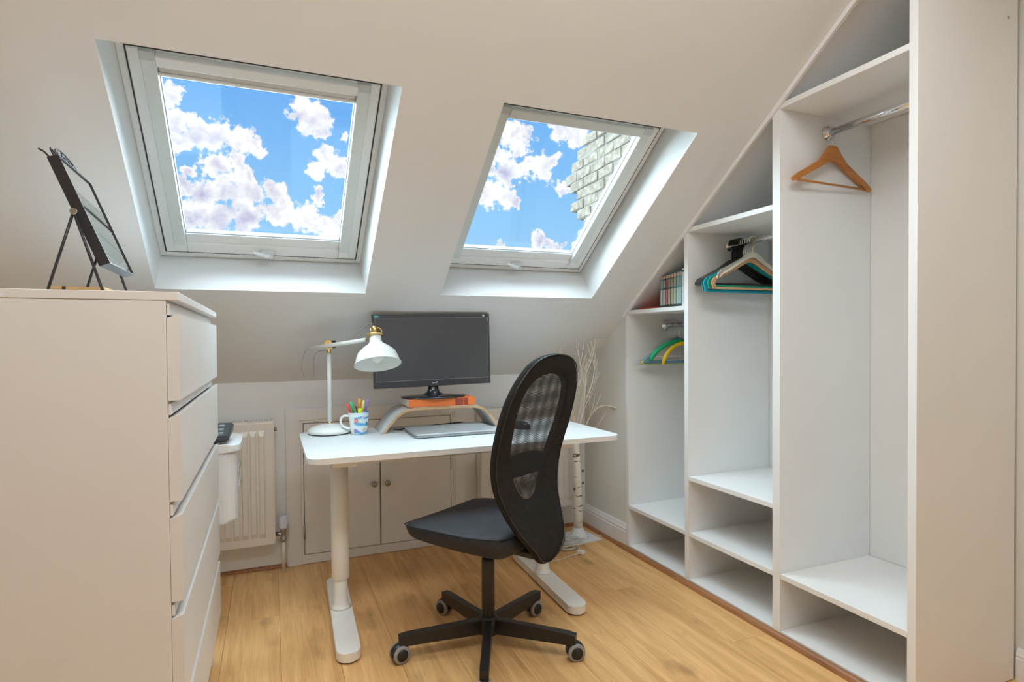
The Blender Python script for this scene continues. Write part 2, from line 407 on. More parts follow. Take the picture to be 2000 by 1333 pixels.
# walls
obj('wall_back', Bx(LX-.1, RX+.05, KW, KW+.12, -.02, KZ+.06), PAINT, kind='structure')
b = bmesh.new()           # boxed-out wall between the corner and the wardrobe
prism(b, [(YA+.012, -.02), (KW+.1, -.02), (KW+.1, KZ-.06), (KW, KZ), (YA+.012, rz(YA+.012)-.0005)], RX, NX+.1, 'YZ')
obj('wall_right', b, RWALL, kind='structure')
obj('wall_right', Bx(NX, NX+.1, BY-.1, YD+.3, -.02, CEIL+.1), RWALL, kind='structure')
b = bmesh.new(); prism(b, [(YD+.3, -.02), (YA+.012, -.02), (YA+.012, rz(YA)+.02), (YD+.3, CEIL)], NX, NX+.1, 'YZ')
obj('wall_right', b, RWALL, kind='structure')
obj('wall_left', Bx(LX-.1, LX, BY-.1, KW+.1, -.02, CEIL+.1), PAINT, kind='structure')
obj('wall_front', Bx(LX-.1, NX+.1, BY-.1, BY, -.02, CEIL+.1), PAINT, kind='structure')
# sloping ceiling with two skylight openings, thick enough for the reveals
WINS = [(-1.80, -1.036), (-.391, .373), (.6975, 1.460)]     # the first lies left of the frame
YT, YBM = 1.7471, 2.5210
XS = [LX-.1] + [v for w in WINS for v in w] + [NX+.1]
TH = .27
b = bmesh.new()
def sl(x, y, p): return (x, y + p*sin(A), rz(y) + p*cos(A))
YSB = [YF-.001, YT, YBM, KW+.02]
for p, flip in ((0, 0), (TH, 1)):
    for i in range(len(XS)-1):
        for j in range(3):
            if j == 1 and i % 2: continue
            q = [b.verts.new(sl(xx, yy, p)) for xx, yy in ((XS[i], YSB[j]), (XS[i+1], YSB[j]), (XS[i+1], YSB[j+1]), (XS[i], YSB[j+1]))]
            b.faces.new(q)
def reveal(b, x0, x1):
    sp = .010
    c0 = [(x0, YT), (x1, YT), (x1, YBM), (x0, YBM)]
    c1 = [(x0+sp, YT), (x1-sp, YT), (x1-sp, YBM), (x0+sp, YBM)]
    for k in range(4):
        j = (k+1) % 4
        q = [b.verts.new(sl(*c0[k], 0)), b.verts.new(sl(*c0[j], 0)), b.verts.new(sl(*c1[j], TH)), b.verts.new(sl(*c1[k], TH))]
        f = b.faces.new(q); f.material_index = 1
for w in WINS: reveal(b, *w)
box(b, LX-.1, NX+.1, BY-.1, YF+.02, CEIL, CEIL+.1)
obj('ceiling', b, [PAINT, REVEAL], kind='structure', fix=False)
# skirtings and floor beading
def skirt(name, x0, y0, x1, y1, h, side, kind='structure'):
    """skirting board profile run from (x0,y0) to (x1,y1); side = outward normal"""
    prof = [(0, 0), (.016, 0), (.016, h*.70), (.013, h*.74), (.015, h*.80), (.010, h*.90), (.006, h), (0, h)]
    bm = bmesh.new(); n = Vector((*side, 0)); V = []
    for px, py in ((x0, y0), (x1, y1)):
        V.append([bm.verts.new(Vector((px, py, 0)) + n*d + Vector((0, 0, z))) for d, z in prof])
    for k in range(len(prof)): bm.faces.new((V[0][k], V[0][(k+1) % 8], V[1][(k+1) % 8], V[1][k]))
    bm.faces.new(V[0]); bm.faces.new(list(reversed(V[1])))
    return obj(name, bm, GLOSS, kind=kind)
skirt('baseboard_right', RX-.0002, KW, RX-.0002, YA+.012, .124, (-1, 0))
skirt('baseboard_right', NX, BY, NX, YD-.015, .101, (-1, 0))
skirt('baseboard_left', LX, BY, LX, KW, .12, (1, 0))
def bead(name, x0, y0, x1, y1, side, s=.016):
    bm = bmesh.new(); n = Vector((*side, 0)); V = []
    prof = [(0, 0), (s, 0), (s*.95, s*.35), (s*.75, s*.7), (s*.4, s*.93), (0, s)]
    for px, py in ((x0, y0), (x1, y1)):
        V.append([bm.verts.new(Vector((px, py, 0)) + n*d + Vector((0, 0, z))) for d, z in prof])
    for k in range(6): bm.faces.new((V[0][k], V[0][(k+1) % 6], V[1][(k+1) % 6], V[1][k]))
    bm.faces.new(V[0]); bm.faces.new(list(reversed(V[1])))
    return obj(name, bm, BEAD, kind='structure')
bead('trim_1', LX, KW-.0002, .060, KW-.0002, (0, -1))
bead('trim_2', .98, KW-.0002, RX-.033, KW-.0002, (0, -1))
bead('trim_3', RX-.0165, KW-.017, RX-.0165, YA+.02, (-1, 0))
bead('trim_4', WX-.001, YA+.07, WX-.001, YD-.02, (-1, 0), .020)

# ------------------------------------------------------------------ skylights
def ring(bm, x0, x1, s0, s1, wl, wr, wt, wb, z0, z1, bev=.002):
    box(bm, x0, x0+wl, s0, s1, z0, z1, bev); box(bm, x1-wr, x1, s0, s1, z0, z1, bev)
    box(bm, x0+wl, x1-wr, s0, s0+wt, z0, z1, bev); box(bm, x0+wl, x1-wr, s1-wb, s1, z0, z1, bev)
def skylight(n, cx, half, cassette):
    r = root('window_%d' % n, None, None, (cx, YT, rz(YT)), (-A, 0, 0), kind='structure')
    P = .160
    b = bmesh.new(); ring(b, -half+.006, half-.006, .012, .947, .022, .022, .085, .030, P+.004, TH-.01)
    obj('frame', b, UPVC, r)
    b = bmesh.new(); ring(b, -.3545, .3545, .096, .9195, .005, .005, .005, .006, P+.0005, TH-.02, 0)
    obj('gasket', b, GAP, r)
    b = bmesh.new(); ring(b, -.350, .350, .101, .914, .071, .071, .050, .050, P-.004, P+.030, .003)
    obj('sash', b, UPVC, r)
    b = bmesh.new(); ring(b, -.281, .281, .149, .824, .005, .005, .005, .005, P+.010, P+.030, .001)
    obj('glazing_bead', b, GAP if False else mat('bead_grey', (.42, .43, .45), .5), r)
    obj('pane', Bx(-.282, .282, .148, .868, P+.018, P+.023), GLASS, r)
    obj('bottom_ledge', Bx(-.2788, .2788, .822, .866, P+.004, P+.016, bev=.002), UPVC, r)
    for s in (-1, 1):
        bb = Bx(min(s*.318, s*.2795), max(s*.318, s*.2795), .104, .880, P-.014, P+.0, bev=.002)
        rail = obj('blind_rail', bb, ALU, r)
        obj('end_cap', Bx(min(s*.319, s*.2785), max(s*.319, s*.2785), .866, .886, P-.0155, P+.001, bev=.0015), UPVC, rail)
        obj('end_cap', Bx(min(s*.319, s*.2785), max(s*.319, s*.2785), .100, .128, P-.017, P+.001, bev=.0015), mat('cap_grey', (.55, .56, .55), .4), rail)
    if cassette:
        obj('blind_cassette', Bx(-.279, .279, .103, .136, P-.030, P-.004, bev=.003), UPVC, r)
        obj('blind_roll', Bx(-.278, .278, .136, .168, P-.004, P+.030, bev=.004), mat('blind_fabric', (.60, .59, .55), .8), r)
        obj('bottom_bar', Bx(-.280, .280, .168, .180, P-.006, P+.022, bev=.003), UPVC, r)
    else:
        obj('blind_cassette', Bx(-.279, .279, .103, .140, P-.022, P-.004, bev=.003), ALU, r)
        obj('bottom_bar', Bx(-.280, .280, .140, .151, P-.006, P+.022, bev=.003), mat('bar_grey', (.45, .46, .47), .4), r)
    h = obj('handle', Bx(-.022, .030, .884, .900, P-.020, P-.003, bev=.004, seg=2), ALU, r)
    b = bmesh.new(); tube(b, [(.018, .897, P-.012), (.006, .893, P-.028), (-.030, .880, P-.030), (-.045, .876, P-.026)], [.008, .009, .007, .005], 10)
    obj('lever', b, UPVC, h)
    b = bmesh.new(); lathe(b, [(.001, -.002), (.010, 0), (.011, .010), (.001, .013)], (.016, .899, P-.030), 16, 'Z')
    obj('catch', b, ALU, h)
    return r
skylight(1, -.009, .382, True)
skylight(2, 1.072, .382, False)
skylight(3, -1.418, .382, True)

# pale brick party wall rising beyond the right skylight
pw = root('brick_wall', 'weathered pale brick party wall with a broken edge outside the right skylight', 'wall', (2.34, 3.3, 0))
b = bmesh.new(); CH = .079
brick_me = []
for k in range(4):
    bb = Bx(-.05, .05, -.103, .103, -.0345, .0345, bev=.006)
    for v in bb.verts: v.co += Vector((random.uniform(-.004, .004), random.uniform(-.004, .004), random.uniform(-.003, .003)))
    me = bpy.data.meshes.new('brick'); bmesh.ops.recalc_face_normals(bb, faces=bb.faces[:]); bb.to_mesh(me); bb.free(); me.materials.append(BRICK); brick_me.append(me)
EDGE = [4.40, 4.42, 4.44, 4.40, 4.34, 4.30, 4.30, 4.34, 4.36, 4.42, 4.44, 4.40, 4.33, 4.26, 4.20, 4.12, 4.0, 3.9]
z = 1.62; row = 0
core = bmesh.new()
while z < 3.0:
    end = EDGE[min(row, len(EDGE)-1)] + random.uniform(-.03, .03)
    y = 2.35 - (.11 if row % 2 else 0)
    while y + .1 < end:
        L = random.uniform(.94, 1.05)
        o = bpy.data.objects.new('brick', random.choice(brick_me)); COL.objects.link(o); o.parent = pw
        o.location = (random.uniform(-.006, .006), y-3.3, z); o.scale = (1, L, 1); o.rotation_euler = (random.uniform(-.01, .01), 0, random.uniform(-.015, .015))
        y += .216
    box(core, -.042, .045, 2.25-3.3, y-.13-3.3, z-CH/2, z+CH/2)
    z += CH; row += 1
obj('mortar', core, mat('mortar', (.15, .135, .11), .95, var=.15, vscale=30, bump=.8, bscale=40), pw)

# ------------------------------------------------------------------ built-in wardrobe
wd = root('built_in_wardrobe', 'white open built-in wardrobe stepped under the sloping ceiling with three bays', 'wardrobe', (WX, YD, 0))
def wpart(name, *a, bev=.0012, m=LAM, **k): return obj(name, Bx(*a, bev=bev), m, wd, world=True, **k)
TYA, TYB, TYC, TYD = .022, .026, .034, .025
def upright(name, y, t, ztop=None):
    y0, y1 = y-t/2, y+t/2
    b = bmesh.new(); prism(b, [(y0, .003), (y1, .003), (y1, rz(y1)-.004), (y0, rz(y0)-.004)], WX, WB-.002, 'YZ', bev=0)
    return obj(name, b, LAM, wd, world=True)
upright('side_panel', YA-.011+.006, TYA)
upright('divider', YB, TYB); upright('divider', YC, TYC)
sp = upright('side_panel', YD, TYD)
for (sx, sz) in ((1.80, 2.17), (2.135, 2.09)):
    b = bmesh.new(); lathe(b, [(.0055, 0), (.005, -.0012), (.001, -.0015)], (sx, YD-TYD/2, sz), 12, 'Y'); obj('screw_cap', b, mat('cap_taupe', (.48, .42, .37), .6), wd, world=True)  # screw caps in one flat grey-brown
bays = [(YB+TYB/2, YA-.016, 1.2477), (YC+TYC/2, YB-TYB/2, 1.5902), (YD+TYD/2, YC-TYC/2, 1.9466)]
S = .020; G = .0006
for k, (y0, y1, top) in enumerate(bays):
    wpart('bottom_panel', WX+.002, WB-.004, y0+G, y1-G, .006, .026)
    wpart('shelf', WX+.001, WB-.004, y0+G, y1-G, .2367-S, .2367)
    wpart('top_panel', WX+.001, WB-.004, y0+G, y1-G, top-S, top)
    wpart('back_panel', WB, WB+.012, y0-.01, y1+.01, .004, top-.001, bev=0)
wpart('shelf', WX+.001, WB-.004, bays[1][0]+G, bays[1][1]-G, .4873-S, .4873)
# strip that follows the ceiling slope
b = bmesh.new()
y0, y1 = YD-TYD/2, YA+.012
prism(b, [(y0, rz(y0)-.022), (y1, rz(y1)-.022), (y1, rz(y1)-.001), (y0, rz(y0)-.001)], WX-.012, WX-.0005, 'YZ')
obj('slope_trim', b, GLOSS, wd, world=True)
for (yy0, yy1, zz) in ((bays[0][0], bays[0][1], 1.172), (bays[1][0], bays[1][1], 1.522), (bays[2][0], bays[2][1], 1.866)):
    b = bmesh.new(); tube(b, [(1.95, yy0+.001, zz), (1.95, yy1-.001, zz)], .0125, 24)
    rl = obj('hanging_rail', b, CHROME, wd, world=True)
    for yy, s in ((yy0, 1), (yy1, -1)):
        b = bmesh.new(); lathe(b, [(.026, 0), (.026, .004*s), (.018, .006*s), (.017, .016*s), (.0135, .018*s)], (1.95, yy, zz), 24, 'Y')
        obj('rail_socket', b, CHROME, rl, world=True)

# ------------------------------------------------------------------ clothes hangers
def hook_pts(zr, r=.017, drop=.05):
    """hook that passes over a rail whose axis is the local origin; stem ends at z=-drop"""
    pts = [(r*cos(a), 0, r*sin(a)+.002) for a in [R(v) for v in range(200, -61, -20)]]
    pts += [(0.004, 0, -.024), (0, 0, -.032), (0, 0, -drop)]
    return pts
def wooden_hanger():
    r = root('clothes_hanger', 'brown wooden clothes hanger hanging alone in the tallest wardrobe bay', 'hanger', (1.95, 1.585, 1.866), (0, 0, R(3)))
    b = bmesh.new(); tube(b, hook_pts(0, .0165, .058), .0018, 8); obj('hook', b, CHROME, r)
    up = [(0, -.052), (.020, -.054), (.032, -.068), (.040, -.085), (.075, -.112), (.13, -.142), (.185, -.170), (.212, -.186), (.218, -.194)]
    lo = [(.210, -.202), (.196, -.200), (.13, -.168), (.075, -.140), (.035, -.115), (.015, -.108), (0, -.108)]
    b = bmesh.new()
    half = up + lo
    poly = half + [(-x, z) for x, z in reversed(half[1:-1])]
    prism(b, poly, -.007, .007, 'XZ', bev=.003)
    obj('shoulders', b, HWOOD, r)
    b = bmesh.new(); tube(b, [(-.200, 0, -.196), (.200, 0, -.196)], .0042, 10); obj('trouser_bar', b, HWOOD, r)
    return r
wooden_hanger()
GRP2 = 'hangers in the middle wardrobe bay'; GRP1 = 'hangers in the lowest wardrobe bay'
def flat_hanger(name, label, loc, rotz, col, hookm, w=.215, wide=.020, depth=.14, th=.005, group=None, bar=True, rough=.6, neck=.065, hr=.0020):
    m_ = mat('hanger_'+name, col, rough, var=.05, vscale=30)
    r = root('clothes_hanger', label, 'hanger', loc, (0, 0, R(rotz)), group=group)
    b = bmesh.new(); tube(b, hook_pts(0, .0145+hr, neck+.006), hr, 8); obj('hook', b, hookm, r)
    N = neck
    out = [(0, -N), (.022, -N-.004), (.045, -N-.018), (.085, -N-.042), (w*.72, -N-.075), (w*.93, -N-.095), (w, -N-.112), (w, -N-.122), (w*.97, -N-depth+.002), (w*.93, -N-depth)]
    inn = [(w*.90, -N-depth+wide*.5), (w*.92, -N-.118), (w*.86, -N-.105), (w*.70, -N-.092), (.085, -N-.062), (.042, -N-.040), (.018, -N-.028), (0, -N-.026)]
    b = bmesh.new()
    for s in (-1, 1):
        poly = [(s*x, z) for x, z in out+inn]
        prism(b, poly, -th/2, th/2, 'XZ')
    if bar: box(b, -w*.93, w*.93, -th/2, th/2, -N-depth, -N-depth+wide*.45)
    obj('body', b, m_, r)
    return r
def tube_hanger(name, label, loc, rotz, col, hookm, w=.215, rad=.005, depth=.12, group=None, neck=.07, metal=0, hr=.0017):
    m_ = mat('tube_'+name, col, .35, metal)
    r = root('clothes_hanger', label, 'hanger', loc, (0, 0, R(rotz)), group=group)
    b = bmesh.new(); tube(b, hook_pts(0, .0165, neck+.004), hr, 8); obj('hook', b, hookm, r)
    N = neck; b = bmesh.new()
    pts = []
    top = [(0, -N), (.03, -N-.008), (w*.5, -N-depth*.45), (w*.93, -N-depth*.85), (w, -N-depth*.93), (w*.985, -N-depth*.995), (w*.93, -N-depth)]
    loop = top + [(0, -N-depth-.001)] + [(-x, z) for x, z in reversed(top[1:])]
    tube(b, [(x, 0, z) for x, z in loop], rad, 8, closed=True)
    obj('body', b, m_, r)
    return r
def arc_hanger(name, label, loc, rotz, col, w, sweep, rad, group=None, neck=.075):
    """padded, strongly curved hanger with a thin wire bar"""
    m_ = mat('arc_'+name, col, .55, var=.08, vscale=40)
    r = root('clothes_hanger', label, 'hanger', loc, (0, 0, R(rotz)), group=group)
    b = bmesh.new(); tube(b, hook_pts(0, .0165, neck+.004), .0016, 8); obj('hook', b, CHROME, r)
    b = bmesh.new(); pts = []; rr = []
    for k in range(17):
        a = R(-sweep + 2*sweep*k/16); pts.append((w*sin(a)/sin(R(min(sweep, 90))), 0, -neck-rad-(1-cos(a))*w*1.05)); rr.append(rad*(1 if 0 < k < 16 else .6))
    tube(b, pts, rr, 10); obj('padding', b, m_, r)
    b = bmesh.new(); e = pts[1]; tube(b, [(e[0], 0, e[2]), (-e[0], 0, e[2])], .0013, 6); obj('trouser_bar', b, CLEARW, r)
    return r
ZR2 = 1.522
BL = (.022, .02, .02)
h0 = flat_hanger('black', 'black plastic clothes hanger bunched at the far end of the middle rail', (1.95, 2.100, ZR2), 4, BL, BLACKP, w=.222, wide=.026, depth=.125, th=.010, group='black hangers at the far end of the middle rail', rough=.35, hr=.0048)
for k in range(4):
    dup(h0, loc=(1.95, 2.086-.014*k, ZR2), rot=(0, 0, R(3-2*k)))
flat_hanger('darkblue', 'teal velvet hanger behind the bright blue ones on the middle rail', (1.95, 2.034, ZR2), -4, (.01, .30, .32), CHROME, w=.218, depth=.150, group=GRP2)
flat_hanger('blue', 'bright turquoise hanger with the lowest bar on the middle rail', (1.95, 2.022, ZR2), -2, (.01, .36, .52), CHROME, w=.224, depth=.158, wide=.022, group=GRP2)
flat_hanger('green', 'green velvet hanger behind the tan one on the middle rail', (1.95, 2.008, ZR2), -1, (.01, .34, .20), CHROME, w=.218, depth=.142, wide=.034, group=GRP2)
flat_hanger('tan', 'tan velvet hanger in front of the turquoise and green ones', (1.95, 1.994, ZR2), 0, (.66, .38, .20), CHROME, w=.212, depth=.146, wide=.020, group=GRP2)
c = flat_hanger('cream', 'cream slotted hanger with a cream hook, nearest on the middle rail', (1.95, 1.978, ZR2), 1, (.74, .70, .58), mat('cream_hook', (.70, .68, .44), .5), w=.200, depth=.10, wide=.034, neck=.046, hr=.0040, bar=False, group=GRP2)
ZR1 = 1.172
hw = tube_hanger('wire', 'thin silver wire hanger in the bunch at the back of the lowest rail', (1.95, 2.575, ZR1), 6, (.62, .68, .72), CHROME, w=.225, rad=.0016, depth=.135, group='wire hangers on the lowest rail', metal=.6, hr=.0015)
for k in range(5): dup(hw, loc=(1.95, 2.565-.011*k, ZR1), rot=(0, 0, R(4-3*k)))
tube_hanger('lime', 'lime and brown tubular hanger among the wire ones on the lowest rail', (1.95, 2.506, ZR1), -4, (.48, .55, .10), CHROME, w=.20, rad=.0045, depth=.13, group=GRP1)
tube_hanger('bluegrey', 'blue padded hanger sloping down beside the green one', (1.95, 2.492, ZR1), -7, (.13, .26, .42), CHROME, w=.19, rad=.008, depth=.12, group=GRP1)
arc_hanger('green', 'bright green curved hanger on the lowest rail', (1.95, 2.476, ZR1), -6, (.01, .42, .16), .17, 62, .012, group=GRP1)
arc_hanger('yellow', 'yellow curved hanger nearest the divider on the lowest rail', (1.96, 2.445, ZR1), -8, (.85, .58, .01), .125, 80, .0095, group=GRP1, neck=.085)

# ------------------------------------------------------------------ books above the lowest bay
PAGE = mat('page_block', (.72, .68, .60), .8)
def book(name, label, x0, y0, w, d, h, z, col, lean=0, bands=(), group='thin comic books standing on the lowest bay', t=.0012):
    r = root('book', label, 'book', (x0, y0, z), (R(lean), 0, 0), group=group)
    cm = mat('cover_'+name, col, .4, var=.25, vscale=60)
    b = bmesh.new(); box(b, 0, d, 0, t, 0, h); box(b, 0, d, w-t, w, 0, h); box(b, 0, t, t, w-t, 0, h)
    obj('cover', b, cm, r)
    obj('pages', Bx(t, d-.003, t, w-t, .002, h-.002), PAGE, r)
    for (b0, b1, bc, bn) in bands:
        obj('spine_print', Bx(-.0004, .0002, .0015, w-.0015, b0*h, b1*h), mat(bn, bc, .5, var=.2, vscale=200), r)
    return r
comics = [('steel blue', (.10, .22, .30), (.55, .60, .58)), ('black and white', (.03, .06, .07), (.55, .58, .55)), ('black and red', (.03, .05, .05), (.60, .16, .13)),
          ('dark green', (.03, .09, .08), (.50, .50, .38)), ('olive', (.06, .12, .10), (.50, .46, .38)), ('sage', (.10, .18, .14), (.55, .62, .45)),
          ('pale mint', (.10, .30, .30), (.55, .70, .62)), ('turquoise', (.06, .36, .42), (.35, .68, .72))]
ORD = ['leftmost', 'second from the left', 'third from the left', 'fourth from the left', 'fifth from the left', 'sixth from the left', 'seventh from the left', 'rightmost of the thin ones']
BZ = 1.2480
for k, (cn, c1, c2) in enumerate(comics):
    yl = 2.388-.0203*k
    book(cn.replace(' ', '_'), 'thin %s comic, %s in the row of books' % (cn, ORD[k]), 1.765, yl-.0195, .0185, .11, .158+.0012*k, BZ, c1, 2.0 if k < 3 else 1.0,
         [(.10, .55, c2, 'print_a%d' % k), (.60, .84, tuple(x*.6 for x in c2), 'print_b%d' % k), (.88, .97, (.60, .42, .30), 'print_c'), (.02, .08, (.05, .05, .05), 'print_d')])
book('white', 'taller white book between the comics and the dark book', 1.76, 2.186, .030, .13, .176, BZ, (.72, .68, .64), 0, [(.90, .95, (.10, .08, .08), 'print_d')], group=None)
book('dark', 'dark grey book pressed against the wardrobe divider', 1.775, 2.1435, .034, .13, .168, BZ, (.10, .08, .10), 0, [(.05, .5, (.35, .33, .35), 'print_e')], group=None)
r = root('book', 'red book lying flat left of the upright comics', 'book', (1.755, 2.405, BZ))
obj('cover', box(Bx(0, .30, 0, .155, .008, .0095), 0, .30, 0, .155, 0, .0015), mat('cover_red', (.72, .10, .045), .4), r)
obj('pages', Bx(.002, .298, .002, .153, .0015, .008), mat('red_pages', (.60, .16, .10), .7), r)

# ------------------------------------------------------------------ eaves cupboard
ec = root('eaves_cupboard', 'low white double-door eaves cupboard in the knee wall behind the desk', 'cupboard', (.52, KW, 0))
def ep(name, bm, m=GLOSS, par=None): return obj(name, bm, m, par or ec, world=True)
FY = KW-.0005
b = bmesh.new()
prism(b, [(.064, .002), (.132, .002), (.132, .7055), (.908, .7055), (.908, .002), (.976, .002), (.976, .772), (.064, .772)], FY-.016, FY, 'XZ')
prism(b, [(.072, .002), (.122, .002), (.122, .7155), (.918, .7155), (.918, .002), (.968, .002), (.968, .764), (.072, .764)], FY-.022, FY-.0155, 'XZ')
ep('architrave', b)
b = bmesh.new(); box(b, .1325, .1435, FY-.014, FY, .002, .7050, .001); box(b, .895, .9075, FY-.014, FY, .002, .7050, .001)
box(b, .1435, .895, FY-.014, FY, .002, .046, .001); box(b, .1435, .895, FY-.014, FY, .6985, .7050, .001); ep('frame', b)
box_dark = Bx(.1435, .895, FY-.0015, FY-.0002, .046, .6985); ep('recess', box_dark, mat('recess_dark', (.05, .04, .035), .9))
for (x0, x1, kx) in ((.1465, .5145, .4845), (.5195, .892, .552)):
    d = ep('door', Bx(x0, x1, FY-.014, FY-.002, .0495, .6955, bev=.0012))
    b = bmesh.new(); lathe(b, [(.006, 0), (.0055, -.010), (.010, -.014), (.0145, -.020), (.0145, -.025), (.010, -.030), (.001, -.032)], (kx, FY-.014, .368), 20, 'Y')
    obj('knob', b, mat('knob_nickel', (.42, .38, .34), .22, 1), d, world=True)
    if x0 < .3:
        b = bmesh.new(); tube(b, [(.1445, FY-.018, .128), (.1445, FY-.018, .192)], .0045, 10); box(b, .1445, .152, FY-.0155, FY-.0135, .128, .192)
        obj('hinge', b, STEEL, d, world=True)

# ------------------------------------------------------------------ radiators
def radiator(label, x0, x1, z0=.142, z1=.722):
    r = root('radiator', label, 'radiator', ((x0+x1)/2, KW-.05, z0))
    yf = 2.985
    b = bmesh.new(); box(b, x0, x1, yf, yf+.014, z0, z1, .005, 2)
    obj('front_panel', b, RADM, r, world=True)
    b = bmesh.new(); p = .0365; n = int((x1-x0-.05)/p); xx = x1-.030-.0225
    for k in range(n):
        a0, a1 = xx-.011, xx+.011
        zz = [z0+.038, z0+.062, z1-.062, z1-.038]
        P = [bmv for bmv in ()]
        f0 = [b.verts.new(v) for v in ((a0-.004, yf, zz[0]), (a1+.004, yf, zz[0]), (a1+.004, yf, zz[3]), (a0-.004, yf, zz[3]))]
        f1 = [b.verts.new(v) for v in ((a0+.002, yf-.010, zz[1]), (a1-.002, yf-.010, zz[1]), (a1-.002, yf-.010, zz[2]), (a0+.002, yf-.010, zz[2]))]
        b.faces.new(f1)
        for i in range(4): b.faces.new((f0[i], f0[(i+1) % 4], f1[(i+1) % 4], f1[i]))
        xx -= p
    obj('ribs', b, RADM, r, world=True)
    obj('rear_panel', Bx(x0+.004, x1-.004, KW-.024, KW-.012, z0+.01, z1-.01, bev=.004), RADM, r, world=True)
    b = bmesh.new(); box(b, x1-.0015, x1+.0025, yf+.002, KW-.014, z0+.012, z1+.004); box(b, x0-.0025, x0+.0015, yf+.002, KW-.014, z0+.012, z1+.004)
    obj('side_panel', b, RADM, r, world=True)
    b = bmesh.new()
    k = x0+.012
    while k < x1-.01:
        box(b, k, k+.007, yf+.006, KW-.018, z1-.001, z1+.006); k += .0125
    box(b, x0, x1, yf+.003, yf+.008, z1-.001, z1+.007); box(b, x0, x1, KW-.020, KW-.016, z1-.001, z1+.007)
    obj('top_grille', b, RADM, r, world=True)
    obj('wall_bracket', Bx((x0+x1)/2-.02, (x0+x1)/2+.02, KW-.016, KW-.0005, z0+.05, z1-.05), RADM, r, world=True)
    return r
r1 = radiator('cream panel radiator behind the printer, left of the eaves cupboard', -.85, .009)
radiator('cream panel radiator behind the office chair, right of the eaves cupboard', 1.045, 1.64)
b = bmesh.new(); lathe(b, [(.004, 0), (.009, .002), (.010, .010), (.005, .013)], (.0115, 3.02, .683), 14, 'X'); obj('air_vent', b, STEEL, r1, world=True)
vx, vy = .047, 3.005
vr = root('radiator_valve', 'white thermostatic radiator valve on a copper-nickel tail between radiator and cupboard', 'valve', (vx, vy, 0))
b = bmesh.new(); tube(b, [(vx, vy, .001), (vx, vy, .150)], .0085, 14); obj('pipe', b, mat('painted_pipe', (.74, .69, .62), .4), vr, world=True)
b = bmesh.new(); lathe(b, [(.011, .146), (.013, .150), (.013, .165), (.010, .170), (.010, .195), (.014, .198), (.014, .210)], (vx, vy, 0), 18); tube(b, [(vx, vy, .182), (.030, vy+.006, .182), (.0125, vy+.010, .182)], [.008, .010, .011], 12)
obj('valve_body', b, STEEL, vr, world=True)
b = bmesh.new(); lathe(b, [(.017, .208), (.0215, .212), (.0215, .226), (.019, .229), (.0185, .262), (.016, .270), (.001, .273)], (vx, vy, 0), 24)
hd = obj('thermostat_head', b, mat('head_white', (.74, .76, .86), .35), vr, world=True)
b = bmesh.new()
for k in range(6):
    a = R(-150+24*k); cx_, cy_ = vx+.0192*cos(a), vy+.0192*sin(a); box(b, cx_-.002, cx_+.002, cy_-.002, cy_+.002, .234, .256)
obj('grip_ribs', b, mat('head_white', 0), vr, world=True)

# ------------------------------------------------------------------ chest of drawers
C0, C1, CX, CT = 1.3543, 2.262, -.1696, 1.202
ch = root('chest_of_drawers', 'tall white chest of drawers seen from its side at the left', 'chest of drawers', (-.41, (C0+C1)/2, 0))
def cp(name, *a, m=CHESTM, bev=.001, par=None): return obj(name, Bx(*a, bev=bev), m, par or ch, world=True)
CB = CX-.0225
cp('side_panel', -.655, CB, C0, C0+.019, .002, CT-.0175); cp('side_panel', -.655, CB, C1-.050, C1-.031, .002, CT-.0175)
cp('top', -.660, CX, C0-.001, C1, CT-.0170, CT)
cp('back_panel', -.656, -.650, C0+.019, C1-.05, .05, CT-.02)
zs = [(1.159, .983), (.957, .779), (.753, .575), (.549, .371), (.345, .167)]
for k, (zt, zb) in enumerate(zs):
    b = bmesh.new(); prism(b, [(CB+.0008, zb), (CX, zb), (CX, zt-.0015), (CB+.0008, zt-.0095)], C0+.0005, C1-.004, 'XZ', bev=0)
    d = obj('drawer', b, CHESTM, ch, world=True)
    cp('drawer_box', -.60, CB, C0+.026, C1-.055, zb+.01, zt-.03, par=d)
for zr_ in (1.172, .970, .766, .562, .358):
    cp('rail_lip', CB+.0008, CB+.006, C0+.003, C1-.008, zr_-.0165, zr_+.006)
    cp('rail', CB-.014, CB+.0005, C0+.0195, C1-.0505, zr_-.0125, zr_+.0125)
cp('plinth', -.62, CB-.02, C0+.0195, C1-.0505, .002, .155)

# easel mirror standing on the chest
em = root('easel_mirror', 'small black-framed mirror on an easel stand on top of the chest', 'mirror', (-.39, 1.73, CT))
Y0m, Y1m = 1.610, 1.872
tl, bl_ = Vector((-.4335, 0, 1.524)), Vector((-.339, 0, 1.2845))        # front face line (XZ)
dz = (tl-bl_).normalized(); nrm = Vector((dz.z, 0, -dz.x))              # face normal, +X and up
Hm = (tl-bl_).length
Mm = Matrix.Translation(bl_+Vector((0, Y0m, 0))) @ Matrix(((nrm.x, 0, dz.x), (0, 1, 0), (nrm.z, 0, dz.z))).to_4x4()
def mp(name, bm, m, par=None):
    bm.transform(Mm); return obj(name, bm, m, par or em, world=True)
Wm = Y1m-Y0m; D = .022
b = bmesh.new()
box(b, -D, .001, 0, .0025, 0, Hm); box(b, -D, .001, Wm-.0025, Wm, 0, Hm); box(b, -D, .001, .0025, Wm-.0025, 0, .0025); box(b, -D, .001, .0025, Wm-.0025, Hm-.0025, Hm)
fr = mp('frame', b, BLACKM)
mp('mirror_glass', Bx(-.004, -.002, .0025, Wm-.0025, .0025, Hm-.0025), mat('silvered_glass', (.86, .90, .87), .03, 1, var=0))
mp('backing', Bx(-D+.001, -.005, .0026, Wm-.0026, .0026, Hm-.0026), BLACKM)
b = bmesh.new()
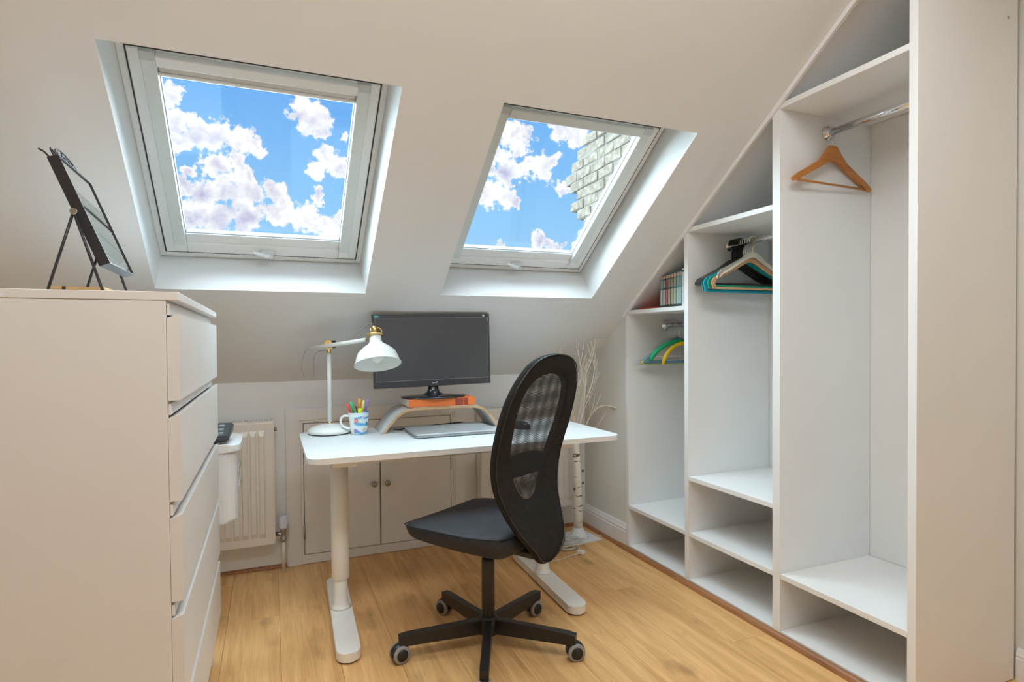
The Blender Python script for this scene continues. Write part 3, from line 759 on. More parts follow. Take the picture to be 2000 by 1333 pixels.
def curl(cy, cz, r, a0, a1, rad=.0018, n=14): tube(b, [(-.010, cy+r*cos(R(a0+(a1-a0)*k/n))*(1-.35*k/n), Hm+cz+r*sin(R(a0+(a1-a0)*k/n))*(1-.35*k/n)) for k in range(n+1)], rad, 6)
tube(b, [(-.010, Wm*.5+.095*cos(R(180-180*k/20)), Hm+.046*sin(R(180*k/20))) for k in range(21)], .002, 6)
for s in (-1, 1):
    curl(Wm*.5+s*.020, .022, .016, 90, 90+s*400); curl(Wm*.5+s*.054, .016, .014, 90, 90-s*400); curl(Wm*.5+s*.112, .012, .012, 180 if s > 0 else 0, (180 if s > 0 else 0)-s*300)
    tube(b, [(-.010, Wm*.5, Hm), (-.010, Wm*.5+s*.010, Hm+.016), (-.010, Wm*.5, Hm+.032)], .0016, 6)
mp('scroll_crest', b, BLACKM)
b = bmesh.new(); tube(b, [(-.018, .004, Hm), (-.022, .004, Hm+.012), (-.030, .004, Hm+.022)], .0022, 6); mp('hanging_loop', b, BLACKM)
PVx, PVz = -.4045, 1.397
for yy in (Y0m-.006, Y1m+.006):
    for foot in ((-.459, CT+.0035), (-.348, CT+.0035)):
        b = bmesh.new(); tube(b, [(PVx, yy, PVz), (foot[0], yy, foot[1])], .0032, 8); obj('leg', b, BLACKM, em, world=True)
    b = bmesh.new(); lathe(b, [(.007, -.004), (.008, 0), (.007, .004)], (PVx, yy, PVz), 12, 'Y'); obj('pivot_knob', b, CHROME, em, world=True)
b = bmesh.new(); tube(b, [(-.459, Y0m-.006, CT+.0035), (-.459, Y1m+.006, CT+.0035)], .0028, 8); obj('foot_bar', b, BLACKM, em, world=True)
# small wooden block behind the mirror stand
wb_ = root('wooden_box', 'pale wooden box with a dark band lying under the easel mirror', 'box', (-.425, 1.72, CT))
obj('lid', Bx(-.0475, .0625, -.05, .05, .024, .0315, bev=.001), PALEWOOD, wb_); obj('body', Bx(-.047, .062, -.049, .049, .0002, .0238), PALEWOOD, wb_)
obj('band', Bx(-.0215, -.0145, -.0508, .0508, .0004, .0320), mat('dark_band', (.06, .03, .015), .5), wb_)

# ------------------------------------------------------------------ printer beyond the chest, on a low stand
ps = root('printer_stand', 'low white stand holding the printer beyond the chest of drawers', 'stand', (-.42, 2.55, 0))
obj('top', Bx(-.22, .16, -.16, .16, .412, .430, bev=.001), LAM, ps)
for sx_ in (-.20, .14):
    for sy in (-.14, .14): obj('leg', Bx(sx_-.016, sx_+.016, sy-.016, sy+.016, 0, .412, bev=.001), LAM, ps)
pr = root('printer', 'white printer with a dark raised control panel, half hidden by the chest', 'printer', (-.32, 2.53, .4305))
b = bmesh.new(); prism(b, rrect(-.24, .200, -.135, .150, .045, 5), 0.0, .262, 'XY', bev=.012); obj('body', b, WHITEP, pr)
b = bmesh.new(); prism(b, rrect(-.245, .214, -.140, .155, .045, 5), .2625, .292, 'XY', bev=.005); obj('lid', b, WHITEP, pr)
obj('paper_slot', Bx(-.20, .135, -.12, .06, .2925, .2955, bev=.001), mat('slot_dark', (.05, .05, .055), .5), pr)
for k in range(3): obj('slot_rib', Bx(.02+.03*k, .028+.03*k, -.11, .05, .2955, .304), mat('slot_dark', 0), pr)
b = bmesh.new(); prism(b, [(-.135, .296), (.06, .296), (.06, .322), (-.135, .344)], -.02, .172, 'YZ' if False else 'XY', bev=0) if False else None
b = bmesh.new(); V = [(-.20, -.13, .300), (.172, -.13, .300), (.182, .02, .318), (-.20, .02, .318), (-.20, -.13, .322), (.176, -.13, .322), (.186, .02, .356), (-.20, .02, .356)]
vs = [b.verts.new(v) for v in V]
for f in ((0,3,2,1),(4,5,6,7),(0,1,5,4),(1,2,6,5),(2,3,7,6),(3,0,4,7)): b.faces.new([vs[i] for i in f])
bmesh.ops.bevel(b, geom=b.edges[:], offset=.006, segments=2, affect='EDGES')
cpn = obj('control_panel', b, mat('panel_dark', (.055, .065, .07), .35), pr)
obj('screen', Bx(.04, .12, -.10, -.02, .330, .3335), BLACKG, cpn, rot=(R(0), 0, 0))
for k in range(3): obj('button', Bx(.135, .155, -.11+.04*k, -.09+.04*k, .324+.009*k, .334+.009*k, bev=.002), mat('button_grey', (.30, .32, .33), .4), cpn)
obj('panel_arm', Bx(-.10, .10, -.02, .03, .2920, .320), mat('slot_dark', 0), pr)
b = bmesh.new(); 
for zz_ in (.10, .17): box(b, .2002, .2045, -.07, .10, zz_, zz_+.025, .001)
obj('side_grip', b, mat('grip_grey', (.55, .58, .58), .5), pr)

# ------------------------------------------------------------------ desk
DX0, DX1, DY0, DY1, DZ = .111, 1.352, 2.088, 2.745, .700
dk = root('standing_desk', 'white rectangular height-adjustable desk with rounded corners and two column legs', 'desk', ((DX0+DX1)/2, 2.41, 0))
b = bmesh.new(); prism(b, rrect(DX0, DX1, DY0, DY1, .050, 8), DZ-.020, DZ, 'XY', bev=.0015)
for f in b.faces:
    f.material_index = 0 if f.normal.z > .5 or abs(f.calc_center_median().z-DZ) < .0016 else 1
tp = obj('tabletop', b, [DESKM, DESKEDGE], dk, world=True)
b = bmesh.new(); box(b, .215, 1.20, 2.26, 2.30, DZ-.062, DZ-.0205, .003); box(b, .215, 1.20, 2.54, 2.58, DZ-.062, DZ-.0205, .003); box(b, .20, .29, 2.2, 2.64, DZ-.058, DZ-.0205, .003); box(b, 1.09, 1.18, 2.2, 2.64, DZ-.058, DZ-.0205, .003)
obj('under_frame', b, CREAMMETAL, dk, world=True)
for lx, rotd in ((.2475, 2.0), (1.138, 2.2)):
    M = Matrix.Translation((lx, 2.395, 0)) @ Matrix.Rotation(R(-rotd), 4, 'Z')
    b = bmesh.new(); prism(b, rrect(-.041, .041, -.350, .350, .040, 8), .006, .040, 'XY', bev=.003); b.transform(M)
    ft = obj('foot', b, CREAMMETAL, dk, world=True)
    b = bmesh.new(); prism(b, rrect(-.036, .036, -.34, .34, .035, 6), 0, .006, 'XY'); b.transform(M); obj('foot_pad', b, BLACKP, ft, world=True)
    yc_ = 2.42
    b = bmesh.new(); lathe(b, [(.042, .0395), (.034, .046), (.0285, .060), (.0265, .085), (.0262, .30)], (lx, yc_, 0), 28); obj('inner_column', b, CREAMMETAL, dk, world=True)
    b = bmesh.new(); lathe(b, [(.0300, .153), (.0345, .160), (.0345, DZ-.0585)], (lx, yc_, 0), 28); obj('outer_column', b, CREAMMETAL, dk, world=True)

# desk lamp
lp = root('desk_lamp', 'white desk lamp with brass joints leaning over the left of the desk', 'lamp', (.236, 2.668, DZ))
b = bmesh.new(); lathe(b, [(.088, .004), (.092, .006), (.091, .016), (.082, .026), (.060, .034), (.030, .040), (.012, .042), (.010, .044)], n=40); obj('base', b, LAMPW, lp)
b = bmesh.new(); lathe(b, [(.086, 0), (.090, .0042)], n=40); obj('base_pad', b, GAP, lp)
b = bmesh.new(); lathe(b, [(.0095, .043), (.0095, .352)], n=16); obj('pole', b, LAMPW, lp)
b = bmesh.new(); lathe(b, [(.0105, .040), (.0105, .050)], n=16); lathe(b, [(.0098, .350), (.0098, .376), (.013, .380)], n=16); obj('collar', b, BRASS, lp)
jz = .3835
b = bmesh.new(); lathe(b, [(.016, -.022), (.018, -.018), (.018, -.006), (.014, -.004)], (-.004, 0, jz+.006), 20, 'Y'); lathe(b, [(.007, -.028), (.007, -.020)], (-.004, 0, jz+.006), 14, 'Y'); prism(b, [(-.018, jz), (.016, jz), (.010, jz-.018), (-.010, jz-.018)], -.012, .012, 'XZ')
obj('swivel_joint', b, BRASS, lp)
obj('joint_block', Bx(.006, .030, -.010, .016, jz-.012, jz+.020, bev=.003), BLACKM, lp)
a0, a1 = Vector((-.090, .034, .368)), Vector((.136, -.150, .405))
b = bmesh.new(); tube(b, [a0, a0.lerp(a1, .5), a1], .0088, 14); obj('arm', b, LAMPW, lp)
# shade: axis tilted toward the room
ax = Vector((.02, -.36, -.93)).normalized(); S0 = Vector((.170, -.178, .424))
q = Vector((0, 0, 1)).rotation_difference(ax).to_matrix().to_4x4(); MS = Matrix.Translation(S0) @ q
b = bmesh.new(); prof = [(r_*.94, h_*.94) for r_, h_ in ((.0255, .002), (.0265, .010), (.0265, .030), (.033, .042), (.060, .062), (.082, .084), (.0915, .108), (.094, .122), (.101, .135), (.102, .137))]
inner = [(r-.0018, h) for r, h in reversed(prof)]
lathe(b, prof+inner, n=48, cap=False); b.transform(MS); sh_ = obj('lamp_shade', b, LAMPW, lp)
b = bmesh.new(); lathe(b, [(.0255, -.004), (.0335, -.003), (.0335, .005), (.0255, .006)], n=32); lathe(b, [(.009, -.040), (.010, -.038), (.010, -.004)], n=16)
for k in range(3):
    a = R(120*k+20); tube(b, [(.029*cos(a), .029*sin(a), -.002), (.028*cos(a), .028*sin(a), -.022), (.020*cos(a), .020*sin(a), -.032), (.008*cos(a), .008*sin(a), -.030)], .0022, 6)
b.transform(MS); obj('brass_cage', b, BRASS, lp)
b = bmesh.new(); lathe(b, [(.005, .03), (.014, .05), (.027, .075), (.030, .092), (.024, .110), (.008, .120), (.001, .121)], n=24); b.transform(MS); obj('bulb', b, mat('bulb_white', (.85, .86, .82), .3), lp)
b = bmesh.new(); tube(b, [a1, a1.lerp(S0, .5), S0+Vector((-.012, .012, -.004))], .004, 8); obj('shade_bracket', b, BRASS, lp)
def smooth(pts, it=3):
    pts = [Vector(p) for p in pts]
    for _ in range(it):
        q_ = [pts[0]]
        for a, c in zip(pts, pts[1:]): q_ += [a*.75+c*.25, a*.25+c*.75]
        pts = q_+[pts[-1]]
    return pts
b = bmesh.new(); tube(b, smooth([a0, (-.104, .036, .335), (-.112, .036, .290), (-.100, .034, .245), (-.078, .030, .235), (-.058, .026, .255), (-.062, .020, .300), (-.058, .014, .345), (-.035, .006, .362), (-.008, 0, .360)]), .0017, 6)
obj('cable', b, GREYCAB, lp); b = bmesh.new()
tube(b, smooth([a0.lerp(a1, .76)+Vector((0, 0, .008)), (.098, -.120, .425), (.128, -.150, .462), (.155, -.172, .480), S0+Vector((-.002, .012, .038))]), .0017, 6)
obj('cable', b, GREYCAB, lp)

# mug and pens
mgx, mgy = .349, 2.592
mg = root('mug', 'white mug printed with blue waves and coloured rosettes, holding pens', 'mug', (mgx, mgy, DZ), (0, 0, R(-6)))
b = bmesh.new(); lathe(b, [(.026, .0), (.0325, .002), (.036, .02), (.043, .094), (.0430, .095), (.0400, .094), (.033, .02), (.030, .008), (.001, .007)], n=40, cap=False); obj('cup', b, MUGM, mg)
b = bmesh.new(); tube(b, smooth([(-.040, 0, .080), (-.066, 0, .082), (-.078, 0, .058), (-.066, 0, .032), (-.036, 0, .024)], 2), .0050, 10); obj('handle', b, mat('mug_white', (.80, .82, .80), .2), mg)
def pen(label, name, bx, by, tx, ty, h, rad, col, capcol=None):
    base = Vector((mgx+bx, mgy+by, DZ+.012)); tip = Vector((mgx+tx, mgy+ty, DZ+h))
    d = (tip-base); L = d.length; q = Vector((0, 0, 1)).rotation_difference(d.normalized())
    r = root(name, label, 'pen', base, q.to_euler(), group='pens in the mug')
    b = bmesh.new(); lathe(b, [(rad*.6, 0), (rad, .006), (rad, L*.62)], n=12); obj('barrel', b, mat('pen_'+label[:12], col, .35), r)
    b = bmesh.new(); lathe(b, [(rad*1.08, L*.62), (rad*1.08, L-.003), (rad*.8, L)], n=12); obj('cap', b, mat('cap_'+label[:12], capcol or col, .35), r)
pen('red highlighter leaning left in the printed mug', 'marker_pen', -.002, 0, -.048, .008, .132, .0052, (.75, .70, .65), (.85, .12, .10))
pen('green highlighter leaning left behind the red one', 'marker_pen', .006, .012, -.030, .022, .138, .0060, (.60, .78, .65), (.10, .65, .25))
pen('dark thin brush leaning left in the printed mug', 'paint_brush', .010, -.004, -.014, -.016, .122, .0024, (.20, .06, .05), (.08, .02, .03))
pen('orange highlighter standing tall in the printed mug', 'marker_pen', -.002, .006, .008, .018, .150, .0062, (.85, .55, .30), (.95, .38, .05))
pen('fluorescent yellow marker low at the mug rim', 'marker_pen', -.004, -.012, .004, -.018, .112, .0080, (.72, .88, .03), (.75, .90, .02))
pen('pale yellow pen right of the orange highlighter', 'marker_pen', .004, .002, .024, .012, .142, .0050, (.80, .72, .45), (.90, .82, .30))
pen('lilac pen leaning right out of the printed mug', 'marker_pen', .000, -.002, .044, .008, .146, .0048, (.55, .42, .72), (.35, .22, .50))

# bent plywood monitor stand
st = root('monitor_stand', 'grey bent-plywood monitor riser with pale wood edges on the desk', 'stand', (.71, 2.64, DZ))
top = smooth([(.437, .7005), (.475, .748), (.520, .792), (.565, .806), (.700, .8055), (.850, .806), (.905, .795), (.945, .750), (.978, .7005)], 3)
th = .011
def off(pts, d):
    out = []
    for i, p in enumerate(pts):
        t = (pts[min(i+1, len(pts)-1)]-pts[max(i-1, 0)]).normalized(); out.append(Vector((p.x+t.y*d, p.y-t.x*d)))
    return out
top = [Vector((p.x, p.y)) for p in [Vector((a[0], a[1])) for a in top]]
und = off(top, th); und[0].y = .7005; und[-1].y = .7005
b = bmesh.new(); ya_, yb_ = 2.540, 2.745
TA0 = [[b.verts.new((p.x, y, p.y)) for p in top] for y in (ya_, yb_)]; UA0 = [[b.verts.new((p.x, y, p.y)) for p in und] for y in (ya_, yb_)]
for i in range(len(top)-1):
    b.faces.new((TA0[0][i], TA0[0][i+1], TA0[1][i+1], TA0[1][i])).smooth = True
    b.faces.new((UA0[0][i], UA0[0][i+1], UA0[1][i+1], UA0[1][i])).smooth = True
    for k in (0, 1):
        f = b.faces.new((TA0[k][i], TA0[k][i+1], UA0[k][i+1], UA0[k][i])); f.material_index = 1
for i in (0, -1):
    f = b.faces.new((TA0[0][i], TA0[1][i], UA0[1][i], UA0[0][i])); f.material_index = 1
obj('bent_panel', b, [mat('grey_veneer', (.50, .52, .52), .45, var=.03), PLYE], st, world=True)
# orange book under the monitor
ob = root('book', 'thick orange book with dark red spine bands under the monitor base', 'book', (.708, 2.65, .8062))
obj('cover', box(box(Bx(-.150, .157, -.100, -.0985, 0, .0345), -.150, .157, -.0985, .088, 0, .0018), -.150, .157, -.0985, .088, .0327, .0345), mat('cover_orange', (.90, .22, .05), .4, var=.06), ob)
obj('pages', Bx(-.1495, .152, -.0983, .084, .002, .0325), PAGE, ob)
obj('spine_print', Bx(.062, .100, -.1005, -.0998, .002, .033), mat('spine_maroon', (.36, .06, .03), .5, var=.1, vscale=300), ob)
obj('spine_print', Bx(.103, .122, -.1005, -.0998, .002, .033), mat('spine_maroon', 0), ob)
# monitor
mo = root('monitor', 'black widescreen monitor on a round base standing on an orange book', 'monitor', (.688, 2.615, .8409))
MX0, MX1, MZ0, MZ1, MY = .4185-.688, .962-.688, .8935-.8409, 1.220-.8409, 2.605-2.615
b = bmesh.new(); box(b, MX0, MX1, MY, MY+.022, MZ0, MZ1, .003, 2)
casing = obj('casing', b, mat('bezel', (.055, .055, .060), .28), mo, rot=(0, R(-.9), 0))
def cpart(name, bm, m): return obj(name, bm, m, casing)
cpart('screen', Bx(MX0+.013, MX1-.013, MY-.0008, MY+.001, MZ0+.030, MZ1-.017), mat('screen_off', (.065, .066, .072), .32, spec=.7))
b = bmesh.new(); box(b, MX0+.011, MX1-.011, MY-.0018, MY, MZ1-.0175, MZ1-.0165); box(b, MX0+.011, MX1-.011, MY-.0018, MY, MZ0+.0285, MZ0+.0305); box(b, MX0+.0115, MX0+.0125, MY-.0018, MY, MZ0+.029, MZ1-.017); box(b, MX1-.0125, MX1-.0115, MY-.0018, MY, MZ0+.029, MZ1-.017)
cpart('inner_trim', b, mat('trim_grey', (.30, .30, .33), .3))
b = bmesh.new()
xg = -.010
for w_, h_, z_ in ((.0022, .005, 0), (.0034, .004, 0), (.0030, .0045, 0), (.0034, .004, 0), (.0030, .0048, 0), (.0046, .0078, 0)):
    for k in (0, 1): box(b, xg+k*w_*.62, xg+k*w_*.62+w_*.30, MY-.0012, MY+.0003, MZ0+.013, MZ0+.013+h_)
    box(b, xg, xg+w_*.9, MY-.0011, MY+.0003, MZ0+.013+h_*.42, MZ0+.013+h_*.62); xg += w_+.0012
cpart('logo', b, mat('logo_silver', (.70, .72, .80), .4))
b = bmesh.new(); prism(b, rrect(MX0+.006, MX0+.030, MZ1-.0165, MZ1-.004, .005, 4), MY-.0014, MY+.0003, 'XZ'); cpart('energy_sticker', b, mat('teal_sticker', (.03, .22, .26), .4))
b = bmesh.new(); 
for k in (0, 1): lathe(b, [(.0042, 0), (.0042, -.0006)], (MX0+.0125+.009*k, MY-.0014, MZ1-.0095), 14, 'Y')
cpart('sticker_print', b, mat('teal_pale', (.20, .52, .56), .4))
b = bmesh.new(); lathe(b, [(.0055, 0), (.0055, -.0008)], (MX1-.030, MY, MZ1-.0085), 16, 'Y'); cpart('round_sticker', b, mat('mint_sticker', (.60, .75, .70), .4))
b = bmesh.new(); box(b, MX1-.0095, MX1-.0055, MY-.0008, MY+.0003, MZ1-.034, MZ1-.020); cpart('side_sticker', b, mat('grey_sticker', (.35, .36, .40), .4))
b = bmesh.new(); box(b, MX0+.08, MX1-.08, MY+.022, MY+.045, MZ0+.06, MZ1-.06, .01, 2); cpart('rear_bulge', b, BLACKP)
b = bmesh.new(); 
P0_ = [(.062, .052, .0), (.048, .040, .008), (.030, .026, .018), (.024, .018, .034), (.022, .014, .060)]
rg = []
for hx, hy, hz in P0_: rg.append([b.verts.new((hx*cos(2*pi*k/24), .010+hy*cos(pi/2)*0+hy*sin(2*pi*k/24), .006+hz)) for k in range(24)])
for A_, B_ in zip(rg, rg[1:]):
    for k in range(24): b.faces.new((A_[k], A_[(k+1) % 24], B_[(k+1) % 24], B_[k])).smooth = True
b.faces.new(rg[-1]); b.faces.new(list(reversed(rg[0])))
obj('neck', b, BLACKG, mo)
b = bmesh.new(); rg = []
for sc_, hz in ((.97, 0), (1.0, .002), (1.0, .005), (.93, .009), (.45, .013)): rg.append([b.verts.new((.148*sc_*cos(2*pi*k/40), .005+.092*sc_*sin(2*pi*k/40), hz)) for k in range(40)])
for A_, B_ in zip(rg, rg[1:]):
    for k in range(40): b.faces.new((A_[k], A_[(k+1) % 40], B_[(k+1) % 40], B_[k])).smooth = True
b.faces.new(rg[-1]); b.faces.new(list(reversed(rg[0])))
obj('base', b, BLACKG, mo)
# laptop
SILV = mat('silver_lid', (.62, .66, .68), .32, .55, var=.01)
la = root('laptop', 'closed silver laptop lying on the desk under the monitor riser', 'laptop', (.722, 2.47, DZ), (0, 0, R(0)))
b = bmesh.new(); prism(b, rrect(-.176, .176, -.118, .118, .010, 4), .0022, .0115, 'XY', bev=.002); obj('base', b, mat('silver_base', (.36, .40, .40), .35, .6), la)
b = bmesh.new(); prism(b, rrect(-.178, .178, -.120, .120, .012, 4), .0122, .0185, 'XY', bev=.0018); ld = obj('lid', b, SILV, la)
for k in range(4): obj('rubber_foot', Bx(-.150+.30*(k % 2), -.140+.30*(k % 2), -.09+.18*(k//2), -.08+.18*(k//2), 0, .0024), GAP, la)
b = bmesh.new()
for k, (l_, x_) in enumerate(((.014, 0), (.022, .008), (.022, .018), (.014, .026))):
    prism(b, [(x_-.014, -.011+.0), (x_-.0115, -.011), (x_-.0115+l_*.35, -.011+l_), (x_-.014+l_*.35, -.011+l_)], .0184, .0190, 'XY')
obj('logo', b, mat('logo_dark', (.12, .14, .15), .3), ld)
# cables and mouse on the desk
b = bmesh.new(); tube(b, smooth([(.51, 2.645, DZ+.003), (.545, 2.600, DZ+.003), (.535, 2.640, DZ+.003), (.60, 2.66, DZ+.003), (.70, 2.69, DZ+.003), (.80, 2.72, DZ+.003), (.86, 2.735, DZ+.003)]), .0026, 6)
obj('cable', b, BLACKP, world=(.6, 2.66, DZ), label='thin black cable lying on the desk behind the laptop', cat='cable')
mr_ = root('computer_mouse', 'dark computer mouse on the desk behind the chair back', 'mouse', (1.045, 2.44, DZ), (0, 0, R(20)))
b = bmesh.new(); lathe(b, [(.030, 0), (.031, .006), (.029, .018), (.022, .027), (.010, .032), (.001, .033)], n=24)
for v in b.verts: v.co.y *= 1.65
obj('shell', b, mat('mouse_dark', (.02, .022, .035), .35), mr_)
b = bmesh.new(); tube(b, [(-.0, .014, .031), (.0, .026, .029)], .004, 8); obj('scroll_wheel', b, GREYP, mr_)

# ------------------------------------------------------------------ office chair
AZ = R(122)
oc = root('office_chair', 'black armless swivel office chair with an oval mesh back at the desk', 'chair', (.712, 1.975, 0), (0, 0, AZ))
# local frame: +x = the way the sitter faces, +y = sitter's left
def interp(t, xs, ys):
    if t <= xs[0]: return ys[0]
    for a, b_, c_, d_ in zip(xs, xs[1:], ys, ys[1:]):
        if t <= b_: return c_ + (d_-c_)*(t-a)/(b_-a)
    return ys[-1]
ZS = [.352, .358, .372, .41, .46, .51, .56, .61, .66, .71, .76, .81, .86, .91, .96, 1.01, 1.035, 1.050, 1.056]
HW = [.0, .028, .060, .093, .125, .147, .163, .179, .191, .199, .206, .210, .209, .201, .184, .150, .115, .065, .0]
FZ = [-.246, -.246, -.250, -.256, -.232, -.204, -.182, -.171, -.170, -.176, -.189, -.205, -.220, -.236, -.254, -.272, -.280, -.284, -.286]
WZ = [.560, .565, .578, .60, .65, .70, .75, .80, .85, .90, .94, .965, .982, .989]
WW = [.0, .030, .052, .070, .094, .113, .126, .136, .141, .138, .124, .100, .062, .0]
def outline(ZZ, HH, n):
    left = [(-h, z) for z, h in zip(ZZ, HH)]; right = [(h, z) for z, h in reversed(list(zip(ZZ, HH)))]
    loop = right + left[1:-1]                                    # top centre, down the right, up the left
    P_ = [Vector((a, b_)) for a, b_ in loop]; P_.append(P_[0])
    acc_ = [0]
    for a, b_ in zip(P_, P_[1:]): acc_.append(acc_[-1]+(b_-a).length)
    out = []
    for k in range(n):
        s = acc_[-1]*k/n
        j = max(i for i in range(len(acc_)) if acc_[i] <= s+1e-9); j = min(j, len(P_)-2)
        t = (s-acc_[j])/max(acc_[j+1]-acc_[j], 1e-9); out.append(P_[j].lerp(P_[j+1], t))
    return out
N = 72
OUT = outline(ZS, HW, N)
c0 = Vector((0, .76))
INN0 = outline(WZ, WW, 288)
def match(p):
    a = math.atan2(p.y-c0.y, p.x)
    return min(INN0, key=lambda q_: abs((math.atan2(q_.y-c0.y, q_.x)-a+pi) % (2*pi)-pi))
INN = [match(p) for p in OUT]
T = .030
b = bmesh.new(); loops = []
def fz(z): return interp(z, ZS, FZ)
layers = []
def lay(fn): layers.append([b.verts.new((*fn(o_, i_),)) for o_, i_ in zip(OUT, INN)])
def pt(o_, i_, t, dx):
    q_ = o_.lerp(i_, t); return (fz(q_.y)+dx, q_.x, q_.y)
for t, dx in ((1, 0), (1, -T/2+.003), (.92, -T/2), (.5, -T/2-.001), (.12, -T/2), (.03, -T/2+.004), (0, -.004), (0, .004), (.03, T/2-.004), (.12, T/2), (.5, T/2+.001), (.92, T/2), (1, T/2-.003)):
    lay(lambda o_, i_, t=t, dx=dx: pt(o_, i_, t, dx))
for A_, B_ in zip(layers, layers[1:]+[layers[0]]):
    for k in range(N): b.faces.new((A_[k], A_[(k+1) % N], B_[(k+1) % N], B_[k])).smooth = True
bmesh.ops.remove_doubles(b, verts=b.verts[:], dist=.0004)
bk = obj('backrest', b, BLACKF, oc)
sm = bk.modifiers.new('smooth', 'SUBSURF'); sm.levels = 1; sm.render_levels = 1
# piping seam round the rear edge
b = bmesh.new(); tube(b, [pt(o_, i_, .05, -T/2+.001) for o_, i_ in zip(OUT, INN)], .0022, 6, closed=True)
obj('piping', b, BLACKP, bk)
for dx_, nm_ in ((-.011, NET), (.009, NET2)):
    b = bmesh.new(); rings_ = []
    for t in (0, .25, .5, .75):
        rings_.append([b.verts.new((fz(i_.lerp(c0, t).y)+dx_, i_.lerp(c0, t).x, i_.lerp(c0, t).y)) for i_ in INN])
    cv = b.verts.new((fz(c0.y)+dx_, 0, c0.y))
    for A_, B_ in zip(rings_, rings_[1:]):
        for k in range(N): b.faces.new((A_[k], A_[(k+1) % N], B_[(k+1) % N], B_[k])).smooth = True
    for k in range(N): b.faces.new((rings_[-1][k], rings_[-1][(k+1) % N], cv))
    bmesh.ops.remove_doubles(b, verts=b.verts[:], dist=.0003)
    obj('mesh_panel', b, nm_, bk)
# lumbar plate seen through the mesh
b = bmesh.new(); g = []
for j in range(9):
    row_ = []
    for i in range(13):
        u = -1+2*i/12; zt_ = .716-.022*u*u; zb_ = .634+.004*u
        z_ = zb_+(zt_-zb_)*j/8; row_.append((u*.150, z_))
    g.append(row_)
def sheet(b, g, d0, d1):
    F_ = [[b.verts.new((fz(z_)+d0, y_, z_)) for y_, z_ in r_] for r_ in g]; K_ = [[b.verts.new((fz(z_)+d1, y_, z_)) for y_, z_ in r_] for r_ in g]
    for X_ in (F_, K_):
        for j in range(len(g)-1):
            for i in range(len(g[0])-1): b.faces.new((X_[j][i], X_[j][i+1], X_[j+1][i+1], X_[j+1][i])).smooth = True
    n_, m_ = len(g), len(g[0])
    for i in range(m_-1):
        for j in (0, n_-1): b.faces.new((F_[j][i], F_[j][i+1], K_[j][i+1], K_[j][i]))
    for j in range(n_-1):
        for i in (0, m_-1): b.faces.new((F_[j][i], F_[j+1][i], K_[j+1][i], K_[j][i]))
sheet(b, g, .018, .032)
obj('lumbar_support', b, BLACKP, bk)
# seat cushion
b = bmesh.new(); NX_, NY_ = 20, 20; grid = [[None]*(NY_+1) for _ in range(NX_+1)]
def seat_pt(u, v, side):
    # u 0 rear..1 front, v -1..1 ; squircle footprint
    x_ = -.205+.435*u; w_ = .222*(1-.10*(1-u)**2)*(1-.10*max(0, (u-.85)/.15)**2.2)
    a_ = 2*u-1; x_ = .0125+.2175*a_*(1-.05*v**4); w_ *= 1-.03*a_**4; edge = max(abs(v)**6, (2*abs(u-.5))**7)
    dome = -.012*(1-v*v)*0 + .006*abs(v)**2
    zt_ = .468 + dome - .008*max(0, (u-.6)/.4)**2 + .010*max(0, (.3-u)/.3)
    if side: return (x_*1, w_*v, zt_-.010*edge)
    zb_ = .392+.008*max(0, (u-.45)/.55); return (x_*(.97)-.003, w_*v*.93, zb_+.014*edge)
tops = [[b.verts.new(seat_pt(i/NX_, -1+2*j/NY_, 1)) for j in range(NY_+1)] for i in range(NX_+1)]
bots = [[b.verts.new(seat_pt(i/NX_, -1+2*j/NY_, 0)) for j in range(NY_+1)] for i in range(NX_+1)]
for G_ in (tops, bots):
    for i in range(NX_):
        for j in range(NY_): b.faces.new((G_[i][j], G_[i+1][j], G_[i+1][j+1], G_[i][j+1])).smooth = True
bd = [(i, 0) for i in range(NX_)]+[(NX_, j) for j in range(NY_)]+[(i, NY_) for i in range(NX_, 0, -1)]+[(0, j) for j in range(NY_, 0, -1)]
mid = [b.verts.new((tops[i][j].co*.45+bots[i][j].co*.55)+Vector(((tops[i][j].co.x-.02)*.02, tops[i][j].co.y*.018, 0))) for i, j in bd]
for k in range(len(bd)):
    a_, c_ = bd[k], bd[(k+1) % len(bd)]
    b.faces.new((tops[a_[0]][a_[1]], tops[c_[0]][c_[1]], mid[(k+1) % len(bd)], mid[k])).smooth = True
    b.faces.new((mid[k], mid[(k+1) % len(bd)], bots[c_[0]][c_[1]], bots[a_[0]][a_[1]])).smooth = True
seam_pts = [tuple(tops[i][j].co+Vector((0, 0, -.002))) for i, j in bd]
se = obj('seat', b, BLACKSEAT, oc)
sm = se.modifiers.new('smooth', 'SUBSURF'); sm.levels = 1; sm.render_levels = 1
b = bmesh.new(); tube(b, seam_pts, .0020, 6, closed=True); obj('seat_seam', b, BLACKF, se)
